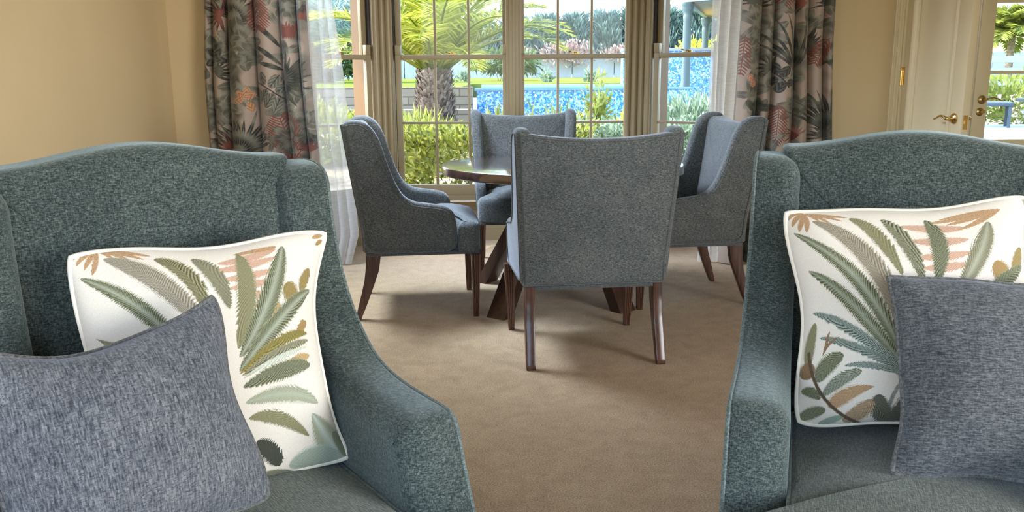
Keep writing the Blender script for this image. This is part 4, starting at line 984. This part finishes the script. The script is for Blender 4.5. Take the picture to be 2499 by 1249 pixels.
bush('feathery_shrub', 'wide feathery grey-green shrub outside the narrow right window', 'shrub', (2.15, 9.2, .52), (.85, .55, .44), 4200, .17, .022, LF['grey'], 24, .9)
bush('feathery_shrub', 'tall feathery grey-green shrub behind the right narrow window shrub', 'shrub', (2.95, 10.4, .55), (.75, .5, .50), 2200, .20, .024, LF['grey'], 25, 1.1)
bush('garden_shrub', 'slender upright shrub with yellow tips before the pool', 'shrub', (1.06, 10.8, .74), (.20, .20, .50), 420, .12, .035, LF['feather'], 26, .9, shell=.1)
bush('garden_shrub', 'round golden shrub at the edge of the conifer window', 'shrub', (1.40, 9.4, .56), (.32, .32, .33), 2600, .055, .04, LF['yellow'], 27, .6)
bush('garden_shrub', 'small yellow-green shrub outside the narrow left window', 'shrub', (-2.15, 10.0, .46), (.55, .45, .42), 2200, .11, .035, LF['feather'], 28, .7)
bush('garden_shrub', 'green shrub with pale leaves outside the sheer curtain', 'shrub', (-2.6, 8.6, .34), (.6, .5, .45), 2400, .10, .035, LF['hedge'], 29, .7)
bush('garden_shrub', 'dark dense shrub on the lawn beyond the narrow left window', 'shrub', (-6.6, 30, 1.9), (1.9, .8, .62), 2600, .28, .10, LF['dark'], 30, .5)
bush('garden_shrub', 'dark bough hanging over the fence right of the palm', 'shrub', (-.1, 26, 1.72), (1.1, .6, .30), 900, .24, .08, LF['dark'], 31, -.2)
for i, (x, s) in enumerate(((.9, .8), (2.0, .9), (3.2, 1.1), (4.0, .7), (-1.2, .7))):
    bush('border_plant', ['small leafy plant on the far lawn edge, left end of the row', 'small leafy plant on the far lawn edge beside the left muntin', 'taller leafy plant on the far lawn edge, mid row', 'small leafy plant on the far lawn edge, right end of the row', 'small leafy plant on the lawn right of the palm trunk'][i], 'plant', (x, 22, 1.22), (.22*s, .2*s, .22*s), 140, .13, .06, LF['grey'], 40+i, .8, 'plants along the lawn edge', .1, stem=False)
for i, (x, wdt, hh) in enumerate(((2.6, 1.25, .30), (5.2, 1.25, .20), (.35, .8, .12))):
    bush('blossom_shrub', ['pale pink blossom mound above the fence, tallest', 'pale pink blossom mound above the fence, right of the tallest', 'thin pale blossom above the fence beside the palm frond'][i], 'shrub', (x, 39.0, 2.30), (wdt, .4, hh*1.9), 900, .20, .08, LF['pink'], 50+i, .8, 'blossom along the fence', .2, stem=False)
for i, (x, wdt) in enumerate(((4.3, .5), (5.0, .35))):
    bush('golden_shrub', ['golden shrub over the water wall between the columns', 'golden shrub over the water wall right of the far column'][i], 'shrub', (x, 20.5, 1.80), (wdt, .3, .30), 500, .10, .07, LF['yellow'], 60+i, .8, 'golden shrubs over the water wall', .1, stem=False)
def conifer(x, y, z0, h, r, seed, label):
    rg = np.random.default_rng(seed); root = empty('conifer_tree', (x, y, z0)); tag(root, label, 'tree', 'conifers behind the fence')
    n = 3400; t = rg.uniform(0, 1, n)**.85; a = rg.uniform(0, 2*PI, n); R_ = r*(1-.62*t**1.6)*(.80+.25*np.sin(a*3+t*11+seed))*rg.uniform(.55, 1, n)
    P = np.stack([R_*np.cos(a), R_*np.sin(a), .1+t*h*.92], 1)
    D = unit(np.stack([np.cos(a)*.55, np.sin(a)*.55, np.full(n, .9)], 1)+rg.normal(size=(n, 3))*.32)
    V, F = leaves(P, D, rg.uniform(.26, .62, n), rg.uniform(.05, .11, n), rg); fast_mesh('foliage', V, F, LF['cypress'], root)
    MB().add(*tube([(0, 0, 0), (.03, 0, h*.5), (0, 0, h*.85)], [.14, .09, .03], 8)).build('trunk', MT['stem'], root)
xs = [-14.2, -12.6, -10.9, -9.0, -7.2, -5.2, -3.3, -1.4, .3, 1.7, 3.1, 4.5, 5.9, 7.3, 8.7, 10.1, 11.6, 13.2]
for i, x in enumerate(xs):
    rg = random.Random(i); k = i-8
    lab = 'dark blue-green conifer behind the fence, %s' % (['hidden by the left curtain', 'at the far left behind the sheer', 'left edge of the narrow left window', 'in the narrow left window', 'right edge of the narrow left window', 'behind the left casing', 'behind the palm crown, left', 'behind the palm crown, right', 'beside the drooping palm frond', 'left pane of the conifer window', 'left muntin of the conifer window', 'middle pane of the conifer window', 'right muntin of the conifer window', 'right pane of the conifer window', 'behind the right fluted casing', 'left of the near pavilion column', 'between the pavilion columns', 'right of the far pavilion column'][i])
    conifer(x, 42+rg.uniform(-.8, .8), 1.2, (3.0+rg.uniform(-.35, .35))*(.82 if i in (8,) else 1), 1.30, 100+i, lab)
def palm(name, label, x, y, z0, ht, r0, r1, nf, L0, mat, seed, droop=1.0, leaf_l=.44, lw=.026, bare=False):
    rg = np.random.default_rng(seed); root = empty(name, (x, y, z0)); tag(root, label, 'palm tree')
    nn = 36; V = []; F = []; rings = 22                       # trunk with stepped leaf bases
    for i in range(rings+1):
        t = i/rings
        for j in range(nn):
            a = 2*PI*j/nn; rr = lerp(r0, r1, t)*(1+(.10 if not bare else .03)*((j+i*2) % 4 < 2)*(1 if i % 2 else .3))
            V.append((rr*math.cos(a), rr*math.sin(a), t*ht))
    for i in range(rings):
        for j in range(nn): F.append((i*nn+j, i*nn+(j+1) % nn, (i+1)*nn+(j+1) % nn, (i+1)*nn+j))
    F.append(tuple(rings*nn+j for j in range(nn)))
    tk = MB().add(V, F).build('trunk', MT['bark'], root, smooth=False)
    if not bare:
        m = 950; a = rg.uniform(0, 2*PI, m); t = rg.uniform(0, 1, m); rr = lerp(r0, r1, t)
        B0 = np.stack([rr*np.cos(a), rr*np.sin(a), t*ht-.05], 1); Dd = unit(np.stack([np.cos(a)*.55, np.sin(a)*.55, np.full(m, .8)], 1)+rg.normal(size=(m, 3))*.12)
        tang = np.stack([-np.sin(a), np.cos(a), np.zeros(m)], 1)*.030; tip = B0+Dd*.105
        Vb = np.stack([B0-tang, B0+tang, tip+tang*.45, tip-tang*.45], 1).reshape(-1, 3)
        fast_mesh('leaf_bases', Vb, np.arange(m*4).reshape(-1, 4), LF['boot'], tk)
    for i in range(nf):
        az = i*2.39996+rg.uniform(-.2, .2); el = R(86-(74 if bare else 56)*((i+.5)/nf)**.9)+rg.uniform(-.08, .08); Lf = L0*rg.uniform(.85, 1.1)
        pts = []; p = np.array([math.cos(az)*r1*.5, math.sin(az)*r1*.5, ht-.05]); e = el; st = Lf/24
        for k in range(25):
            pts.append(p.copy()); p = p+st*np.array([math.cos(e)*math.cos(az), math.cos(e)*math.sin(az), math.sin(e)]); e -= droop*(.030+.075*(k/24)**1.4)*(1.15-.35*math.sin(el))
        pts = np.array(pts)
        v, f = tube(pts, np.linspace(.028, .006, 25), 5)
        fb = MB().add(v, f).build('frond', mat, root)
        T = np.gradient(pts, axis=0); T = unit(T); m = 66; tt = np.linspace(.10, .99, m)*24; ii = np.minimum(tt.astype(int), 23); fr = (tt-ii)[:, None]
        B = pts[ii]*(1-fr)+pts[ii+1]*fr; Tb = T[ii]; side = unit(np.cross(Tb, np.array([0, 0, 1.]))); upv = np.cross(side, Tb)
        Vv = []; 
        for sg in (-1, 1):
            Dd = unit(Tb*.75+side*sg*.85+upv*.28+rg.normal(size=(m, 3))*.10-np.array([0, 0, .12])); ll = leaf_l*(np.sin(PI*np.linspace(.10, .97, m))**.6)[:, None]
            w_ = unit(np.cross(Dd, upv))*lw*.5; tip = B+Dd*ll-np.array([0, 0, .10])*ll
            mid = B+Dd*ll*.5
            Vv.append(np.stack([B, mid+w_, tip, mid-w_], 1).reshape(-1, 3))
        Vv = np.concatenate(Vv); fast_mesh('frond_leaflets', Vv, np.arange(len(Vv)).reshape(-1, 4), mat, fb)
    return root
palm('palm_tree', 'stout sunlit date palm with a thick trunk in the wide left window', -1.05, 12.0, .33, .98, .28, .20, 46, 2.0, LF['palm'], 5, .95)
palm('palm_tree', 'blue-green feather palm in the narrow left window', -5.2, 24.0, 1.10, .75, .30, .25, 34, 3.2, LF['bluepalm'], 6, .75, .55, .05)
palm('palm_tree', 'slim cabbage palm outside the glazed door', 13.7, 24.0, .0, 2.35, .10, .09, 26, 1.0, LF['feather'], 8, 1.2, .5, .05, True)
# ---- pavilion at the right
pv = empty('garden_pavilion', (3.21, 16, 0)); tag(pv, 'pale garden pavilion with round columns and a peach soffit', 'pavilion')
def pcol(x, y):
    pr = [(.11, .45), (.11, .55), (.085, .60), (.080, .66), (.072, 2.22), (.080, 2.26), (.074, 2.29), (.074, 2.33), (.088, 2.37), (.104, 2.41), (.104, 2.46), (.112, 2.47), (.112, 2.52)]
    MB().add(*lathe(pr, 26, 'z', (x-3.28, y-16, 0))).build('column', MT['post'], pv, sharp=50)
for x, y in ((3.28, 16), (4.50, 20), (6.6, 21.2), (8.1, 17.2), (5.6, 13.4)): pcol(x, y)
ring = [(3.28, 16), (4.50, 20), (6.6, 21.2), (8.1, 17.2), (5.6, 13.4)]
cx_, cy_ = 5.6, 17.4
V = []; 
def ringpts(k, z): return [(cx_+(x-cx_)*k-3.28, cy_+(y-cy_)*k-16, z) for x, y in ring]
b = MB(); n = 5
V = ringpts(1.025, 2.52)+ringpts(1.025, 2.80)+ringpts(.98, 2.52)+ringpts(.98, 2.80)
F = []
for j in range(n):
    k = (j+1) % n; F += [(j, k, 5+k, 5+j), (10+k, 10+j, 15+j, 15+k), (k, j, 10+j, 10+k), (5+j, 5+k, 15+k, 15+j)]
b.add(V, F).build('beam', MT['fascia'], pv, smooth=False)
V = ringpts(1.12, 2.78)+[(cx_-3.28, cy_-16, 4.0)]; F = [(j, (j+1) % n, 5) for j in range(n)]
MB().add(V, F).build('roof', MT['fascia'], pv, smooth=False)
V = ringpts(.98, 2.56)+[(cx_-3.28, cy_-16, 2.85)]; MB().add(V, F).build('soffit', MT['soffit'], pv, smooth=False)
# ---- terrace outside the glazed door
ground('terrace', 2.4, 14, 5.75, 8.6, -.02, .0, MT['deck'])
b = MB()
for i in range(12): b.box(4.2, 16, 9.6+i*.30, 9.6+i*.30+.285, .40, .45)
b.box(4.2, 16, 9.62, 13.2, 0, .40); struct(b.build('terrace_deck', MT['deck'], smooth=False), 'raised white boarded deck outside the glazed door', 'deck')
ch = empty('garden_chair', (6.98, 12.6, .45), R(-115)); tag(ch, 'dark blue-grey garden chair on the white deck outside the glazed door', 'chair')
MB().box(-.28, .28, -.28, .28, .30, .36).build('seat', MT['outdoor'], ch, bevel=.02)
b = MB().hexa([(-.28, -.30, .34), (.28, -.30, .34), (.28, -.25, .34), (-.28, -.25, .34)], [(-.26, -.40, .86), (.26, -.40, .86), (.26, -.36, .86), (-.26, -.36, .86)]); b.build('backrest', MT['outdoor'], ch, bevel=.02)
for sx in (-1, 1):
    for sy in (-1, 1): MB().box(sx*.25-.02, sx*.25+.02, sy*.24-.02, sy*.24+.02, 0, .30).build('leg', MT['outdoor'], ch)
gt = empty('garden_table', (7.95, 12.3, .45)); tag(gt, 'dark garden table with crossed legs on the white deck', 'table')
MB().box(-.55, .75, -.4, .4, .36, .41).build('tabletop', MT['outdoor'], gt, bevel=.01)
for s in (-1, 1): MB().hexa([(-.45*s-.03, -.04, 0), (-.45*s+.03, -.04, 0), (-.45*s+.03, .04, 0), (-.45*s-.03, .04, 0)], [(.45*s-.03, -.04, .36), (.45*s+.03, -.04, .36), (.45*s+.03, .04, .36), (.45*s-.03, .04, .36)]).build('leg', MT['outdoor'], gt)
pf = empty('white_pergola', (9.5, 17, 0)); tag(pf, 'white pergola and fence far outside the glazed door', 'pergola')
for x in (-1.6, .6, 2.6): MB().box(x-.06, x+.06, -.06, .06, 0, 2.6).build('post', MT['white'], pf)
for z in (1.0, 1.22, 1.44): MB().box(-1.6, 2.6, -.03, .03, z, z+.12).build('rail', MT['white'], pf)
bush('garden_shrub', 'pale yellow-green shrub behind the outdoor table', 'shrub', (9.0, 15.2, .72), (1.3, .5, .42), 1600, .13, .05, LF['feather'], 71, .6)
